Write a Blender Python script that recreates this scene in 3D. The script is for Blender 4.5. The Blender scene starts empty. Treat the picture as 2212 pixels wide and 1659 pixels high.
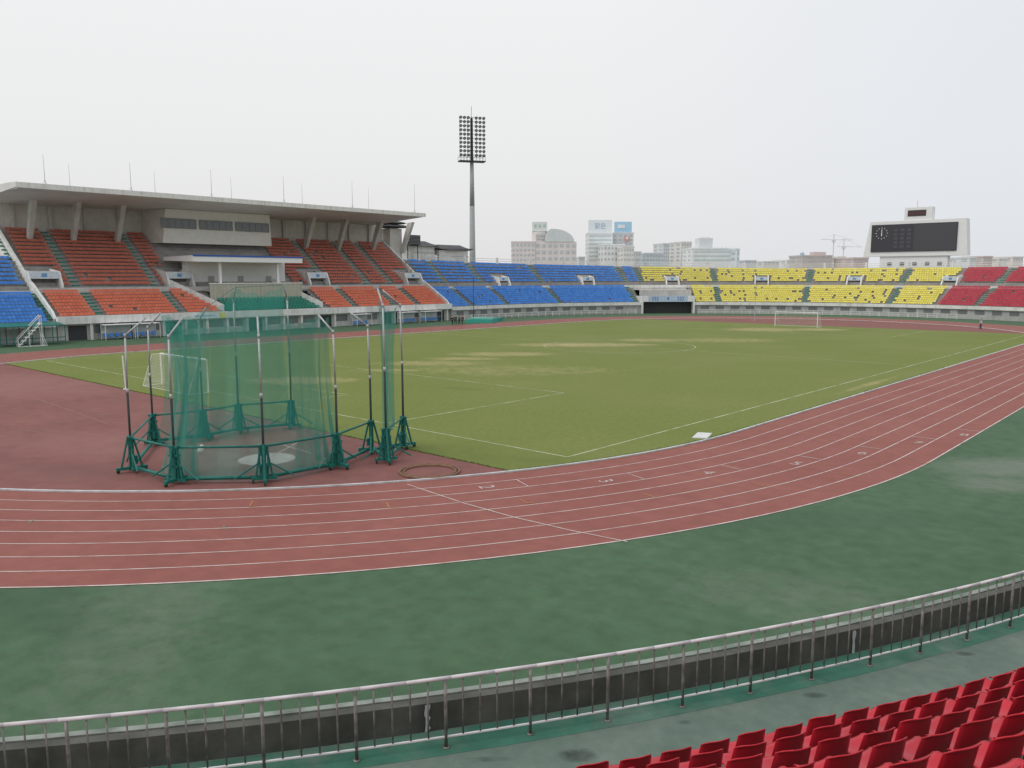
import bpy, math, random
from mathutils import Vector as V, Matrix
random.seed(7)
col=bpy.context.scene.collection
PI=math.pi
# ---------------------------------------------------------------- camera
CX,CY,CZ,YAW,PIT,ROL,FP=56.1652,-82.1287,8.3118,0.7315,0.1308,-0.0010,1749.15
W,H=2212.,1659.
C=V((CX,CY,CZ))
F=V((-math.sin(YAW)*math.cos(PIT),math.cos(YAW)*math.cos(PIT),-math.sin(PIT)))
R0=V((math.cos(YAW),math.sin(YAW),0)); U0=R0.cross(F)
R=R0*math.cos(ROL)+U0*math.sin(ROL); U=R.cross(F)
fh=V((F.x,F.y,0)).normalized(); rt=R0
def proj(P):
    q=V(P)-C; D=q.dot(F)
    if D<0.1: return (1e9,1e9,D)
    return (W/2+FP*q.dot(R)/D,H/2-FP*q.dot(U)/D,D)
def ray(x,y): return F+R*((x-W/2)/FP)-U*((y-H/2)/FP)
def gp(x,y,z=0.):
    d=ray(x,y); t=(z-CZ)/d.z; return C+d*t
def atD(x,D,z=0.):
    d=ray(x,600); d=V((d.x,d.y,0))
    t=D/d.dot(fh); return V((CX+d.x*t,CY+d.y*t,z))
def zat(y,D):
    d=ray(W/2,y); return CZ+d.z*D/d.dot(fh)
def hd(P): return (V(P)-C).dot(fh)
cd=bpy.data.cameras.new('camera'); cam=bpy.data.objects.new('camera',cd); col.objects.link(cam)
m=Matrix((( R.x,U.x,-F.x,CX),(R.y,U.y,-F.y,CY),(R.z,U.z,-F.z,CZ),(0,0,0,1)))
cam.matrix_world=m; cd.sensor_width=36; cd.lens=FP/W*36; cd.clip_start=.1; cd.clip_end=8000
bpy.context.scene.camera=cam
# ---------------------------------------------------------------- near curve circle (least squares through rail points)
import numpy as np
rp=[gp(x,y,3.0) for x,y in ((0,1563),(560,1520),(1160,1437),(1475,1386),(1757,1337),(1912,1306),(2212,1238))]
Am=np.array([[2*p.x,2*p.y,1] for p in rp]); bm=np.array([p.x**2+p.y**2 for p in rp])
sol=np.linalg.lstsq(Am,bm,rcond=None)[0]; NX,NY=sol[0],sol[1]; RN=math.sqrt(sol[2]+NX*NX+NY*NY)
CN=V((NX,NY,0))
# ---------------------------------------------------------------- oval path
A=42.2; R0_=59.0; L1=A+PI*R0_; LN_=L1+2*A
aref=math.atan2(-(CY-NY),(CX-NX))
def path(s):
    if s<-A: a=(-A-s)/R0_; return V((0,-A,0)),V((-math.cos(a),-math.sin(a),0))
    if s<=A: return V((0,s,0)),V((-1,0,0))
    if s<=L1: a=(s-A)/R0_; return V((0,A,0)),V((-math.cos(a),math.sin(a),0))
    if s<=LN_-60: return V((0,A-(s-L1),0)),V((1,0,0))
    a=aref+(s-LN_)/RN; n=V((math.cos(a),-math.sin(a),0)); return CN+n*(RN-58.55),n
def PO(s,r,z=0.):
    c,n=path(s); p=c+n*r; p.z=z; return p
def frame(s):
    c,n=path(s); return n,V((n.y,-n.x,0))
def sof(px,r,z,a=-75,b=190):
    best=None
    n=int((b-a)/.25)
    for i in range(n+1):
        s=a+i*.25; q=proj(PO(s,r,z))
        if q[2]<1: continue
        e=abs(q[0]-px)
        if best is None or e<best[0]: best=(e,s)
    return best[1]
# ---------------------------------------------------------------- mesh helper
class MB:
    def __init__(s): s.v=[];s.f=[];s.m=[];s.uv={}
    def add(s,vs,fs,mi=0):
        o=len(s.v); s.v+= [tuple(v) for v in vs]
        for f in fs: s.f.append(tuple(i+o for i in f)); s.m.append(mi)
    def ob(s,c,ax,ay,az,mi=0):
        c=V(c);P=[c+ax*i+ay*j+az*k for k in (-1,1) for j in (-1,1) for i in (-1,1)]
        s.add(P,[(0,2,3,1),(4,5,7,6),(0,1,5,4),(2,6,7,3),(0,4,6,2),(1,3,7,5)],mi)
    def box(s,x0,x1,y0,y1,z0,z1,mi=0):
        s.ob(((x0+x1)/2,(y0+y1)/2,(z0+z1)/2),V(((x1-x0)/2,0,0)),V((0,(y1-y0)/2,0)),V((0,0,(z1-z0)/2)),mi)
    def tube(s,a,b,r,n=6,r2=None,mi=0,cap=True):
        a=V(a);b=V(b);d=(b-a).normalized()
        x=d.orthogonal().normalized();y=d.cross(x);r2=r if r2 is None else r2
        P=[];
        for q,rr in((a,r),(b,r2)):
            for i in range(n):
                t=2*PI*i/n; P.append(q+x*math.cos(t)*rr+y*math.sin(t)*rr)
        fs=[(i,(i+1)%n,n+(i+1)%n,n+i) for i in range(n)]
        if cap: fs+=[tuple(range(n))[::-1],tuple(range(n,2*n))]
        s.add(P,fs,mi)
    def poly(s,pts,r,n=6,mi=0):
        for a,b in zip(pts,pts[1:]): s.tube(a,b,r,n,mi=mi)
    def seg(s,s0,s1,r0,r1,z0,z1,st=2.5,mi=0):
        n=max(1,int(math.ceil(abs(s1-s0)/st)));o=len(s.v)
        for i in range(n+1):
            t=s0+(s1-s0)*i/n
            for (r,z) in((r0,z0),(r1,z0),(r1,z1),(r0,z1)): s.v.append(tuple(PO(t,r,z)))
        for i in range(n):
            for j in range(4):
                k=(j+1)%4; s.f.append((o+i*4+j,o+i*4+k,o+i*4+4+k,o+i*4+4+j)); s.m.append(mi)
        s.f.append((o,o+1,o+2,o+3));s.m.append(mi); e=o+n*4; s.f.append((e+3,e+2,e+1,e));s.m.append(mi)
    def build(s,name,mats,parent=None,smooth=False,loc=None):
        me=bpy.data.meshes.new(name)
        me.from_pydata(s.v,[],s.f)
        if not isinstance(mats,(list,tuple)): mats=[mats]
        for mm in mats: me.materials.append(mm)
        if len(mats)>1: me.polygons.foreach_set('material_index',s.m)
        if smooth: me.polygons.foreach_set('use_smooth',[True]*len(me.polygons))
        me.update()
        o=bpy.data.objects.new(name,me); col.objects.link(o)
        if parent: 
            o.parent=parent; o.matrix_parent_inverse=pw(parent).inverted()
        return o
def pw(p):
    m=Matrix.LocRotScale(p.location,p.rotation_euler,p.scale)
    if p.parent: m=pw(p.parent)@p.matrix_parent_inverse@m
    return m
def tag(o,label=None,cat=None,group=None,kind=None):
    if label:o['label']=label
    if cat:o['category']=cat
    if group:o['group']=group
    if kind:o['kind']=kind
    return o
def empty(name,loc,label,cat,group=None,rz=0):
    o=bpy.data.objects.new(name,None); col.objects.link(o); o.location=loc; o.rotation_euler=(0,0,rz); o.empty_display_size=.3
    return tag(o,label,cat,group)
ORD=['first','second','third','fourth','fifth','sixth','seventh','eighth','ninth','tenth','eleventh','twelfth','thirteenth','fourteenth','fifteenth','sixteenth','seventeenth','eighteenth','nineteenth','twentieth','twenty-first','twenty-second','twenty-third','twenty-fourth','twenty-fifth','twenty-sixth','twenty-seventh','twenty-eighth','twenty-ninth','thirtieth']
# ---------------------------------------------------------------- materials
def mat(name,c,rough=.8,var=.12,sc=3.,c2=None,sc2=.3,thr=(.45,.65),bump=0.,metal=0.,streak=0.,spec=.3):
    m=bpy.data.materials.new(name); m.use_nodes=True; nt=m.node_tree; N=nt.nodes; Lk=nt.links
    b=N['Principled BSDF']; b.inputs['Roughness'].default_value=rough; b.inputs['Metallic'].default_value=metal
    b.inputs['Specular IOR Level'].default_value=spec
    g=N.new('ShaderNodeNewGeometry')
    n1=N.new('ShaderNodeTexNoise'); n1.inputs['Scale'].default_value=sc; n1.inputs['Detail'].default_value=6
    Lk.new(g.outputs['Position'],n1.inputs['Vector'])
    mp=N.new('ShaderNodeMapRange'); mp.inputs[1].default_value=.3; mp.inputs[2].default_value=.7
    mp.inputs[3].default_value=1-var; mp.inputs[4].default_value=1+var
    Lk.new(n1.outputs['Fac'],mp.inputs[0])
    base=N.new('ShaderNodeRGB'); base.outputs[0].default_value=(*c,1)
    cur=base.outputs[0]
    if c2:
        n2=N.new('ShaderNodeTexNoise'); n2.inputs['Scale'].default_value=sc2; n2.inputs['Detail'].default_value=5; n2.inputs['Roughness'].default_value=.6
        Lk.new(g.outputs['Position'],n2.inputs['Vector'])
        r=N.new('ShaderNodeMapRange'); r.inputs[1].default_value=thr[0]; r.inputs[2].default_value=thr[1]
        Lk.new(n2.outputs['Fac'],r.inputs[0])
        mx=N.new('ShaderNodeMix'); mx.data_type='RGBA'; Lk.new(r.outputs[0],mx.inputs[0]); Lk.new(cur,mx.inputs[6]); mx.inputs[7].default_value=(*c2,1); cur=mx.outputs[2]
    if streak:
        vm=N.new('ShaderNodeVectorMath'); vm.operation='MULTIPLY'; vm.inputs[1].default_value=(1.6,1.6,.12); Lk.new(g.outputs['Position'],vm.inputs[0])
        n3=N.new('ShaderNodeTexNoise'); n3.inputs['Scale'].default_value=1.2; n3.inputs['Detail'].default_value=5; Lk.new(vm.outputs[0],n3.inputs['Vector'])
        r3=N.new('ShaderNodeMapRange'); r3.inputs[1].default_value=.5; r3.inputs[2].default_value=.72; r3.inputs[3].default_value=1; r3.inputs[4].default_value=1-streak
        Lk.new(n3.outputs['Fac'],r3.inputs[0])
        v2=N.new('ShaderNodeVectorMath'); v2.operation='SCALE'; Lk.new(cur,v2.inputs[0]); Lk.new(r3.outputs[0],v2.inputs['Scale']); cur=v2.outputs[0]
    v3=N.new('ShaderNodeVectorMath'); v3.operation='SCALE'; Lk.new(cur,v3.inputs[0]); Lk.new(mp.outputs[0],v3.inputs['Scale'])
    Lk.new(v3.outputs[0],b.inputs['Base Color'])
    if bump:
        bp=N.new('ShaderNodeBump'); bp.inputs['Strength'].default_value=bump; bp.inputs['Distance'].default_value=.02
        n4=N.new('ShaderNodeTexNoise'); n4.inputs['Scale'].default_value=sc*6; n4.inputs['Detail'].default_value=3; Lk.new(g.outputs['Position'],n4.inputs['Vector'])
        Lk.new(n4.outputs['Fac'],bp.inputs['Height']); Lk.new(bp.outputs[0],b.inputs['Normal'])
    return m
def blob(m,spots,c2,sc=.6,sharp=.5,rough=.7):
    nt=m.node_tree;N=nt.nodes;Lk=nt.links; b=N['Principled BSDF']
    g=N.new('ShaderNodeNewGeometry'); tot=None
    for (x,y,rx,ry,a,k) in spots:
        mp=N.new('ShaderNodeMapping'); mp.vector_type='TEXTURE'; mp.inputs['Location'].default_value=(x,y,0); mp.inputs['Rotation'].default_value=(0,0,a); mp.inputs['Scale'].default_value=(rx,ry,1)
        fl=N.new('ShaderNodeVectorMath'); fl.operation='MULTIPLY'; fl.inputs[1].default_value=(1,1,0); Lk.new(g.outputs['Position'],fl.inputs[0])
        Lk.new(fl.outputs[0],mp.inputs[0])
        ln=N.new('ShaderNodeVectorMath'); ln.operation='LENGTH'; Lk.new(mp.outputs[0],ln.inputs[0])
        r=N.new('ShaderNodeMapRange'); r.interpolation_type='SMOOTHSTEP'; r.inputs[1].default_value=.2; r.inputs[2].default_value=1.; r.inputs[3].default_value=k; r.inputs[4].default_value=0
        Lk.new(ln.outputs['Value'],r.inputs[0])
        if tot is None: tot=r.outputs[0]
        else:
            ad=N.new('ShaderNodeMath'); ad.operation='MAXIMUM'; Lk.new(tot,ad.inputs[0]); Lk.new(r.outputs[0],ad.inputs[1]); tot=ad.outputs[0]
    n=N.new('ShaderNodeTexNoise'); n.inputs['Scale'].default_value=sc; n.inputs['Detail'].default_value=8; n.inputs['Roughness'].default_value=rough; Lk.new(g.outputs['Position'],n.inputs['Vector'])
    ad=N.new('ShaderNodeMath'); ad.operation='ADD'; Lk.new(tot,ad.inputs[0]); Lk.new(n.outputs['Fac'],ad.inputs[1])
    r=N.new('ShaderNodeMapRange'); r.inputs[1].default_value=1.-sharp*.3; r.inputs[2].default_value=1.+sharp*.3; Lk.new(ad.outputs[0],r.inputs[0])
    mx=N.new('ShaderNodeMix'); mx.data_type='RGBA'; Lk.new(r.outputs[0],mx.inputs[0]); Lk.new(b.inputs['Base Color'].links[0].from_socket,mx.inputs[6]); mx.inputs[7].default_value=(*c2,1)
    Lk.new(mx.outputs[2],b.inputs['Base Color'])
def netmat(name,c,cell,width,diamond=True):
    m=bpy.data.materials.new(name); m.use_nodes=True; nt=m.node_tree; N=nt.nodes; Lk=nt.links
    b=N['Principled BSDF']; b.inputs['Base Color'].default_value=(*c,1); b.inputs['Roughness'].default_value=.8
    uv=N.new('ShaderNodeUVMap'); sx=N.new('ShaderNodeSeparateXYZ'); Lk.new(uv.outputs[0],sx.inputs[0])
    def mth(op,a,bb=None):
        q=N.new('ShaderNodeMath'); q.operation=op
        for i,v in enumerate((a,bb)):
            if v is None: continue
            if isinstance(v,(int,float)): q.inputs[i].default_value=v
            else: Lk.new(v,q.inputs[i])
        return q.outputs[0]
    if diamond: u=mth('ADD',sx.outputs[0],sx.outputs[1]); w=mth('SUBTRACT',sx.outputs[0],sx.outputs[1])
    else: u,w=sx.outputs[0],sx.outputs[1]
    a=mth('LESS_THAN',mth('FRACT',mth('DIVIDE',u,cell)),width); c_=mth('LESS_THAN',mth('FRACT',mth('DIVIDE',w,cell)),width)
    mx=mth('MAXIMUM',a,c_)
    tr=N.new('ShaderNodeBsdfTransparent'); ms=N.new('ShaderNodeMixShader'); Lk.new(mx,ms.inputs[0]); Lk.new(tr.outputs[0],ms.inputs[1]); Lk.new(b.outputs[0],ms.inputs[2])
    Lk.new(ms.outputs[0],N['Material Output'].inputs[0]); return m
M={}
M['conc']=mat('pale_concrete',(.58,.57,.54),.9,.08,2.,(.48,.46,.43),.5,streak=.15)
M['coping']=mat('white_painted_concrete',(.78,.78,.76),.8,.05,2.,(.66,.65,.62),.6,streak=.2)
M['tread']=mat('tier_concrete',(.36,.34,.325),.9,.12,2.5,(.29,.275,.26),.6)
M['beige']=mat('beige_render',(.64,.62,.58),.9,.06,1.5,(.57,.55,.51),.4,streak=.1)
M['roofu']=mat('roof_concrete',(.70,.69,.67),.9,.05,1.,(.62,.61,.59),.25)
M['fascia']=mat('stained_fascia',(.76,.75,.72),.9,.06,2.,(.56,.53,.48),.9,thr=(.55,.85),streak=.25)
M['dark']=mat('opening_shade',(.055,.058,.06),.7)  # near-black colour stands for the shade inside gate and doorways
M['glass']=mat('window_glass_and_portal_shade',(.17,.185,.19),.25,.1,spec=.5)
M['teal']=mat('teal_floor_paint',(.045,.155,.11),.8,.2,2.,(.12,.19,.15),.8)
M['tealmetal']=mat('teal_painted_steel',(.02,.17,.14),.45,.25,8.)
M['aisle']=mat('green_stair_paint',(.05,.22,.16),.8,.15,3.)
M['pole']=mat('galvanised_steel',(.44,.455,.46),.45,.15,6.,metal=.3)
M['dpole']=mat('dark_green_steel',(.035,.05,.045),.6,.2,6.)
M['rail']=mat('silvery_rail_paint',(.66,.645,.67),.35,.08,4.,(.52,.50,.53),1.3,thr=(.5,.7))
M['bal']=mat('worn_baluster_steel',(.25,.24,.225),.5,.3,9.,(.15,.135,.12),5.,metal=.3)
M['white']=mat('white_paint',(.80,.80,.79),.6,.05,3.)
M['black']=mat('black_panel',(.04,.04,.045),.5)
M['tile']=mat('dark_roof_tile',(.10,.103,.108),.8,.3,4.)
M['bluepaint']=mat('blue_paint',(.03,.12,.45),.6)
M['parapet']=mat('shaded_grey_concrete',(.105,.108,.094),.95,.22,2.5,(.075,.082,.068),.8,streak=.25,bump=.3)  # dark grey includes the shadow on the parapet's inner face
M['walk']=mat('worn_walkway_paint',(.118,.168,.138),.85,.10,5.,(.155,.20,.17),.9,thr=(.4,.7),bump=.2)
M['sign']=mat('pale_sign',(.60,.67,.72),.5); M['signmark']=mat('sign_mark_blue',(.15,.32,.55),.5)
def seatmat(n,c,r=.45,v=.06): return mat(n,c,r,v,1.2,spec=.35)
SM={'red':[mat('red_seat_plastic',(.52,.013,.03),.36,.10,1.1,(.44,.02,.035),.8,spec=.4)],
 'fred':[seatmat('far_red_seat_plastic',(.50,.06,.09)),seatmat('deep_red_seat_plastic',(.44,.05,.08))],
 'orange':[seatmat('orange_seat_plastic',(.68,.185,.10),.6),seatmat('faded_orange_seat_plastic',(.69,.205,.12),.6),seatmat('deep_orange_seat_plastic',(.64,.165,.09),.6)],
 'shaded_orange':[seatmat('shaded_orange_seat_plastic',(.50,.14,.09),.6),seatmat('faded_shaded_orange_seat_plastic',(.52,.155,.10),.6),seatmat('deep_shaded_orange_seat_plastic',(.47,.125,.08),.6)],  # upper-tier orange seats, roof shade mixed into the darker colour
 'blue':[seatmat('blue_seat_plastic',(.065,.26,.68)),seatmat('pale_blue_seat_plastic',(.085,.30,.72)),seatmat('deep_blue_seat_plastic',(.055,.23,.63))],
 'yellow':[seatmat('yellow_seat_plastic',(.78,.70,.14)),seatmat('pale_yellow_seat_plastic',(.79,.73,.20)),seatmat('olive_yellow_seat_plastic',(.72,.64,.13))],
 'green':[seatmat('green_seat_plastic',(.03,.24,.17))]}
# ---------------------------------------------------------------- world
sc=bpy.context.scene
w=bpy.data.worlds.new('World'); sc.world=w; w.use_nodes=True; nt=w.node_tree; N=nt.nodes; Lk=nt.links
bg=N['Background']; sky=N.new('ShaderNodeTexSky'); sky.sky_type='NISHITA'; sky.sun_disc=False
EL,AZ=math.radians(50),math.radians(200)
sky.sun_elevation=EL; sky.sun_rotation=AZ; sky.air_density=1.; sky.dust_density=3.
hs=N.new('ShaderNodeHueSaturation'); hs.inputs['Saturation'].default_value=.15; Lk.new(sky.outputs[0],hs.inputs['Color'])
mul=N.new('ShaderNodeVectorMath'); mul.operation='SCALE'; mul.inputs['Scale'].default_value=.75; Lk.new(hs.outputs[0],mul.inputs[0])
tc=N.new('ShaderNodeTexCoord'); sep=N.new('ShaderNodeSeparateXYZ'); Lk.new(tc.outputs['Generated'],sep.inputs[0])
cr=N.new('ShaderNodeValToRGB'); cr.color_ramp.elements[0].position=.0; cr.color_ramp.elements[0].color=(7.0,6.95,6.95,1); cr.color_ramp.elements[1].position=.45; cr.color_ramp.elements[1].color=(8.3,8.4,8.45,1)
e=cr.color_ramp.elements.new(.15); e.color=(7.6,7.62,7.65,1)
Lk.new(sep.outputs[2],cr.inputs[0])
dp=N.new('ShaderNodeVectorMath'); dp.operation='DOT_PRODUCT'; dp.inputs[1].default_value=(R.x,R.y,0); Lk.new(tc.outputs['Generated'],dp.inputs[0])
mr=N.new('ShaderNodeMapRange'); mr.inputs[1].default_value=.1; mr.inputs[2].default_value=.75; Lk.new(dp.outputs['Value'],mr.inputs[0])
mb=N.new('ShaderNodeMix'); mb.data_type='RGBA'; Lk.new(mr.outputs[0],mb.inputs[0]); Lk.new(cr.outputs[0],mb.inputs[6]); mb.inputs[7].default_value=(6.7,7.15,7.75,1)
mx=N.new('ShaderNodeMix'); mx.data_type='RGBA'; mx.inputs[0].default_value=.9; Lk.new(mul.outputs[0],mx.inputs[6]); Lk.new(mb.outputs[2],mx.inputs[7])
Lk.new(mx.outputs[2],bg.inputs[0]); bg.inputs[1].default_value=.117
sd=bpy.data.lights.new('sun','SUN'); sd.energy=.9; sd.angle=math.radians(30); sd.color=(1,.96,.90)
so=bpy.data.objects.new('sun',sd); col.objects.link(so)
dirv=V((math.sin(AZ)*math.cos(EL),math.cos(AZ)*math.cos(EL),math.sin(EL)))
so.rotation_euler=dirv.to_track_quat('Z','Y').to_euler()
sc.view_settings.view_transform='Standard'; sc.view_settings.look='None'; sc.view_settings.exposure=0
# ---------------------------------------------------------------- ground
def oval_pts(r,n=72,a=42.195):
    P=[]
    for i in range(n+1): t=PI*i/n; P.append((r*math.cos(t),a+r*math.sin(t)))
    for i in range(n+1): t=PI+PI*i/n; P.append((r*math.cos(t),-a+r*math.sin(t)))
    return P
def ring(mb,r0,r1,z,n=96):
    a=oval_pts(r0,n);b=oval_pts(r1,n);k=len(a)
    mb.add([(x,y,z) for x,y in a]+[(x,y,z) for x,y in b],[(i,(i+1)%k,k+(i+1)%k,k+i) for i in range(k)])
def struct(o): o['kind']='structure'; return o
m_=MB(); m_.box(-3500,3500,-3500,3500,-1.2,-1.0)
struct(m_.build('ground',mat('city_ground',(.32,.33,.31),.95,.2,.05,(.25,.28,.24),.01)))
Mg=mat('green_apron_surface',(.058,.116,.060),.85,.16,1.6,(.074,.140,.076),.2,thr=(.3,.7),bump=.5)
p1=gp(2190,1010); p2=gp(2150,1045); p3=gp(300,1350); p4=gp(1700,1120); p5=gp(1750,1290); p7=gp(60,1290)
blob(Mg,[(p1.x,p1.y,5.5,3.0,.8,.60),(p2.x,p2.y,3,2.4,.8,.5),(p3.x,p3.y,9,3,-.6,.24),(p5.x,p5.y,6,3,.4,.22)],(.20,.225,.185),1.3,1.5)
blob(Mg,[(p7.x,p7.y,7,1.6,.0,.38),(p4.x,p4.y,9,2.,.7,.32),(gp(1200,1560).x,gp(1200,1560).y,9,2.,.5,.36)],(.040,.082,.050),.8,1.8)
m_=MB(); P=oval_pts(60.5,48); m_.add([(x,y,0) for x,y in P],[tuple(range(len(P)))])
struct(m_.build('apron_ground',Mg))
Mt=mat('red_track_surface',(.285,.104,.086),.85,.08,1.6,(.252,.086,.073),.22,thr=(.35,.7),bump=.3)
m_=MB(); ring(m_,36.5,46.30,.008)
struct(m_.build('running_track',Mt))
Md=mat('worn_red_runup_surface',(.245,.100,.088),.85,.12,1.2,(.195,.080,.073),.18,thr=(.3,.7),bump=.3)
q=gp(30,830);q2=gp(200,960);q3=gp(150,1020)
blob(Md,[(q.x,q.y,16,9,.2,.48),(q2.x,q2.y,9,4,.3,.40)],(.30,.150,.135),.35,1.6)
blob(Md,[(q3.x,q3.y,6,2,.3,.42),(gp(700,960).x,gp(700,960).y,5,3,.3,.38)],(.155,.072,.067),.6,1.6)
EY=56.72
for sg in (1,-1):
    m_=MB(); P=[(36.5*math.cos(PI*i/96),42.195+36.5*math.sin(PI*i/96)) for i in range(97)]
    P=[p for p in P if p[1]>EY]; xx=math.sqrt(36.5**2-(EY-42.195)**2); P=[(xx,EY)]+P+[(-xx,EY)]
    m_.add([(x,sg*y,.008) for x,y in P],[tuple(range(len(P)))])
    o=struct(m_.build('end_zone_surface',Md))
Mgr=mat('worn_turf',(.146,.186,.038),.95,.10,3.2,(.182,.208,.056),.075,thr=(.3,.7),bump=.35)
sp=[]
for (x,y,rx,ry,k) in ((1250,745,17,6,.56),(1090,765,11,5,.53),(1400,735,9,6,.50),(930,785,11,5,.48),(650,822,9,5,.50),(1650,712,12,9,.55),(1240,745,7,3,.66),(850,800,7,2,.48),(1770,712,8,6,.58),(1560,735,16,8,.44),(1100,800,22,9,.38),(1330,745,10,3,.58),(1000,775,8,3,.52)):
    g_=gp(x,y); sp.append((g_.x,g_.y,rx,ry,.73,k*.97))
for (x,y,L,wd) in ((1880,830,13,.8),):
    g_=gp(x,y); sp.append((g_.x,g_.y,L,wd,1.57,.46))
blob(Mgr,sp,(.42,.35,.17),.7,.75,.78)
g1=gp(1000,840); g2=gp(860,960); g3=gp(1150,1000)
blob(Mgr,[(g1.x,g1.y,3,1.2,.3,.45),(g2.x,g2.y,8,2,.0,.36),(g3.x,g3.y,10,3,.3,.34)],(.095,.135,.028),.8,1.4)
m_=MB(); P=[p for p in oval_pts(36.5,96) if abs(p[1])<EY]
right=[p for p in P if p[0]>0]; left=[p for p in P if p[0]<0]
right.sort(key=lambda p:p[1]); left.sort(key=lambda p:-p[1])
xx=math.sqrt(36.5**2-(EY-42.195)**2)
P=[(xx,-EY)]+right+[(xx,EY),(-xx,EY)]+left+[(-xx,-EY)]
m_.add([(x,y,.012) for x,y in P],[tuple(range(len(P)))])
struct(m_.build('grass_pitch',Mgr))
m_=MB()
rg=random.Random(3)
for i in range(12000):
    t=rg.random()
    if t<.45:
        x=rg.uniform(-xx,xx); y=-EY+abs(rg.gauss(0,.07))-.02
    else:
        a=rg.uniform(-.41,0); r=36.34-abs(rg.gauss(0,.10)); x=r*math.cos(a);y=-42.195+r*math.sin(a)
        if rg.random()<.5: x=36.34-abs(rg.gauss(0,.10)); y=rg.uniform(-42,0)
    h=rg.uniform(.02,.06); a=rg.uniform(0,PI); dx=math.cos(a)*.04;dy=math.sin(a)*.04
    m_.add([(x-dx,y-dy,.012),(x+dx,y+dy,.012),(x+rg.uniform(-.03,.03),y+rg.uniform(-.03,.03),h)],[(0,1,2)])
tag(m_.build('grass_fringe',mat('long_grass',(.14,.175,.04),.95,.2,2.)),'longer grass tufts along the edge of the turf','grass',kind='stuff')
m_=MB(); 
for (r0,r1,z) in ((36.36,36.48,.07),):
    a=oval_pts(r0,96);b=oval_pts(r1,96);k=len(a)
    m_.add([(x,y,z) for x,y in a]+[(x,y,z) for x,y in b]+[(x,y,0) for x,y in a]+[(x,y,0) for x,y in b],
      [(i,(i+1)%k,k+(i+1)%k,k+i) for i in range(k)]+[(i,(i+1)%k,2*k+(i+1)%k,2*k+i) for i in range(k)]+[(k+i,k+(i+1)%k,3*k+(i+1)%k,3*k+i) for i in range(k)])
struct(m_.build('track_kerb',mat('grey_white_kerb',(.60,.62,.64),.7,.12,3.,(.44,.44,.43),1.)))
Ml=mat('worn_white_line_paint',(.64,.58,.56),.8,.1,5.,(.42,.27,.25),1.5,thr=(.45,.75))
Mfn=mat('faint_line_paint',(.36,.22,.20),.8,.1,3.,(.27,.13,.11),1.2)
m_=MB()
for k in range(1,9):
    r=36.5+1.22*k; wv=.025 if k<8 else .034
    ring(m_,r-wv,r+wv,.014)
def gline(mb,a,b,wd,z):
    a=V((a[0],a[1],0));b=V((b[0],b[1],0));d=(b-a).normalized();n=V((-d.y,d.x,0))*wd/2
    mb.add([(a-n)+V((0,0,z)),(b-n)+V((0,0,z)),(b+n)+V((0,0,z)),(a+n)+V((0,0,z))],[(0,1,2,3)])
BL=[gp(880,1047),gp(1000,1087),gp(1110,1118),gp(1230,1146),gp(1355,1171)]
for a,b in zip(BL,BL[1:]): gline(m_,a,b,.05,.020)
nums=[(1050,1053),(1308,1040),(1530,1022),(1720,1002),(1863,980),(1983,957),(2083,940)]
def lanedir(p):
    if p.y<-42.195: c0=V((0,-42.195,0)); n=V((p.x,p.y+42.195,0)).normalized()
    else: c0=V((0,p.y,0)); n=V((1,0,0))
    return n,V((-n.y,n.x,0)),c0
for i,(x,y) in enumerate(nums):
    p=gp(x,y); n,t,c0=lanedir(p); r0=36.5+1.22*(i+1)
    q=p+t*1.6; n,t,c0=lanedir(q)
    gline(m_,c0+n*(r0+.05),c0+n*(r0+1.17),.045,.020)
struct(m_.build('lane_markings',Ml))
m_=MB()
for pts in ([(75,860),(230,915)],[(20,925),(90,935)]): gline(m_,gp(*pts[0]),gp(*pts[1]),.05,.018)
struct(m_.build('faint_runup_line',Mfn))
m_=MB()
for pts in ([(690,985),(612,962)],[(590,985),(655,950)]): gline(m_,gp(*pts[0]),gp(*pts[1]),.05,.018)
struct(m_.build('sector_line',Ml))
m_=MB()
for (x,y) in ((543,1088),(838,1092),(1130,1083),(1400,1070),(1640,1048),(1825,1025),(1985,1000),(1700,965),(1830,945)):
    p=gp(x,y); n,t,c0=lanedir(p); gline(m_,p-n*.35,p+n*.35,.06,.020); gline(m_,p+n*.35,p+n*.35+t*.3,.05,.024)
struct(m_.build('yellow_lane_ticks',mat('ochre_line_paint',(.42,.20,.08),.8)))
m_=MB()
for (x,y) in ((65,1127),(480,1140)):
    p=gp(x,y); n,t,c0=lanedir(p); gline(m_,p-n*.25,p+n*.25+t*.1,.05,.020)
struct(m_.build('green_lane_ticks',mat('green_grey_tick',(.17,.25,.18),.8)))
def textmesh(name,s,size,mt,ext=0.):
    cu=bpy.data.curves.new(name,'FONT'); cu.body=s; cu.size=size; cu.align_x='CENTER'; cu.align_y='CENTER'; cu.extrude=ext
    o=bpy.data.objects.new('tmp',cu); col.objects.link(o); bpy.context.view_layer.update()
    dg=bpy.context.evaluated_depsgraph_get(); me=bpy.data.meshes.new_from_object(o.evaluated_get(dg)); 
    bpy.data.objects.remove(o); me.materials.clear(); me.materials.append(mt)
    r=bpy.data.objects.new(name,me); col.objects.link(r); return r
Mnum=mat('worn_number_paint',(.58,.50,.48),.8,.1,5.,(.42,.27,.25),2.,thr=(.45,.75))
for i,(x,y) in enumerate(nums):
    p=gp(x,y); n,t,c0=lanedir(p)
    o=textmesh('lane_number',str(i+2),.92,Mnum)
    o.matrix_world=Matrix(((n.x,t.x,0,p.x),(n.y,t.y,0,p.y),(0,0,1,.022),(0,0,0,1))); struct(o)
m_=MB(); Mp=mat('faded_chalk_line',(.50,.53,.36),.9,.2,2.,(.20,.24,.08),.7,thr=(.45,.68))
X0,Y0=33.4,52.9
zz=.020;wd=.10
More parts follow.
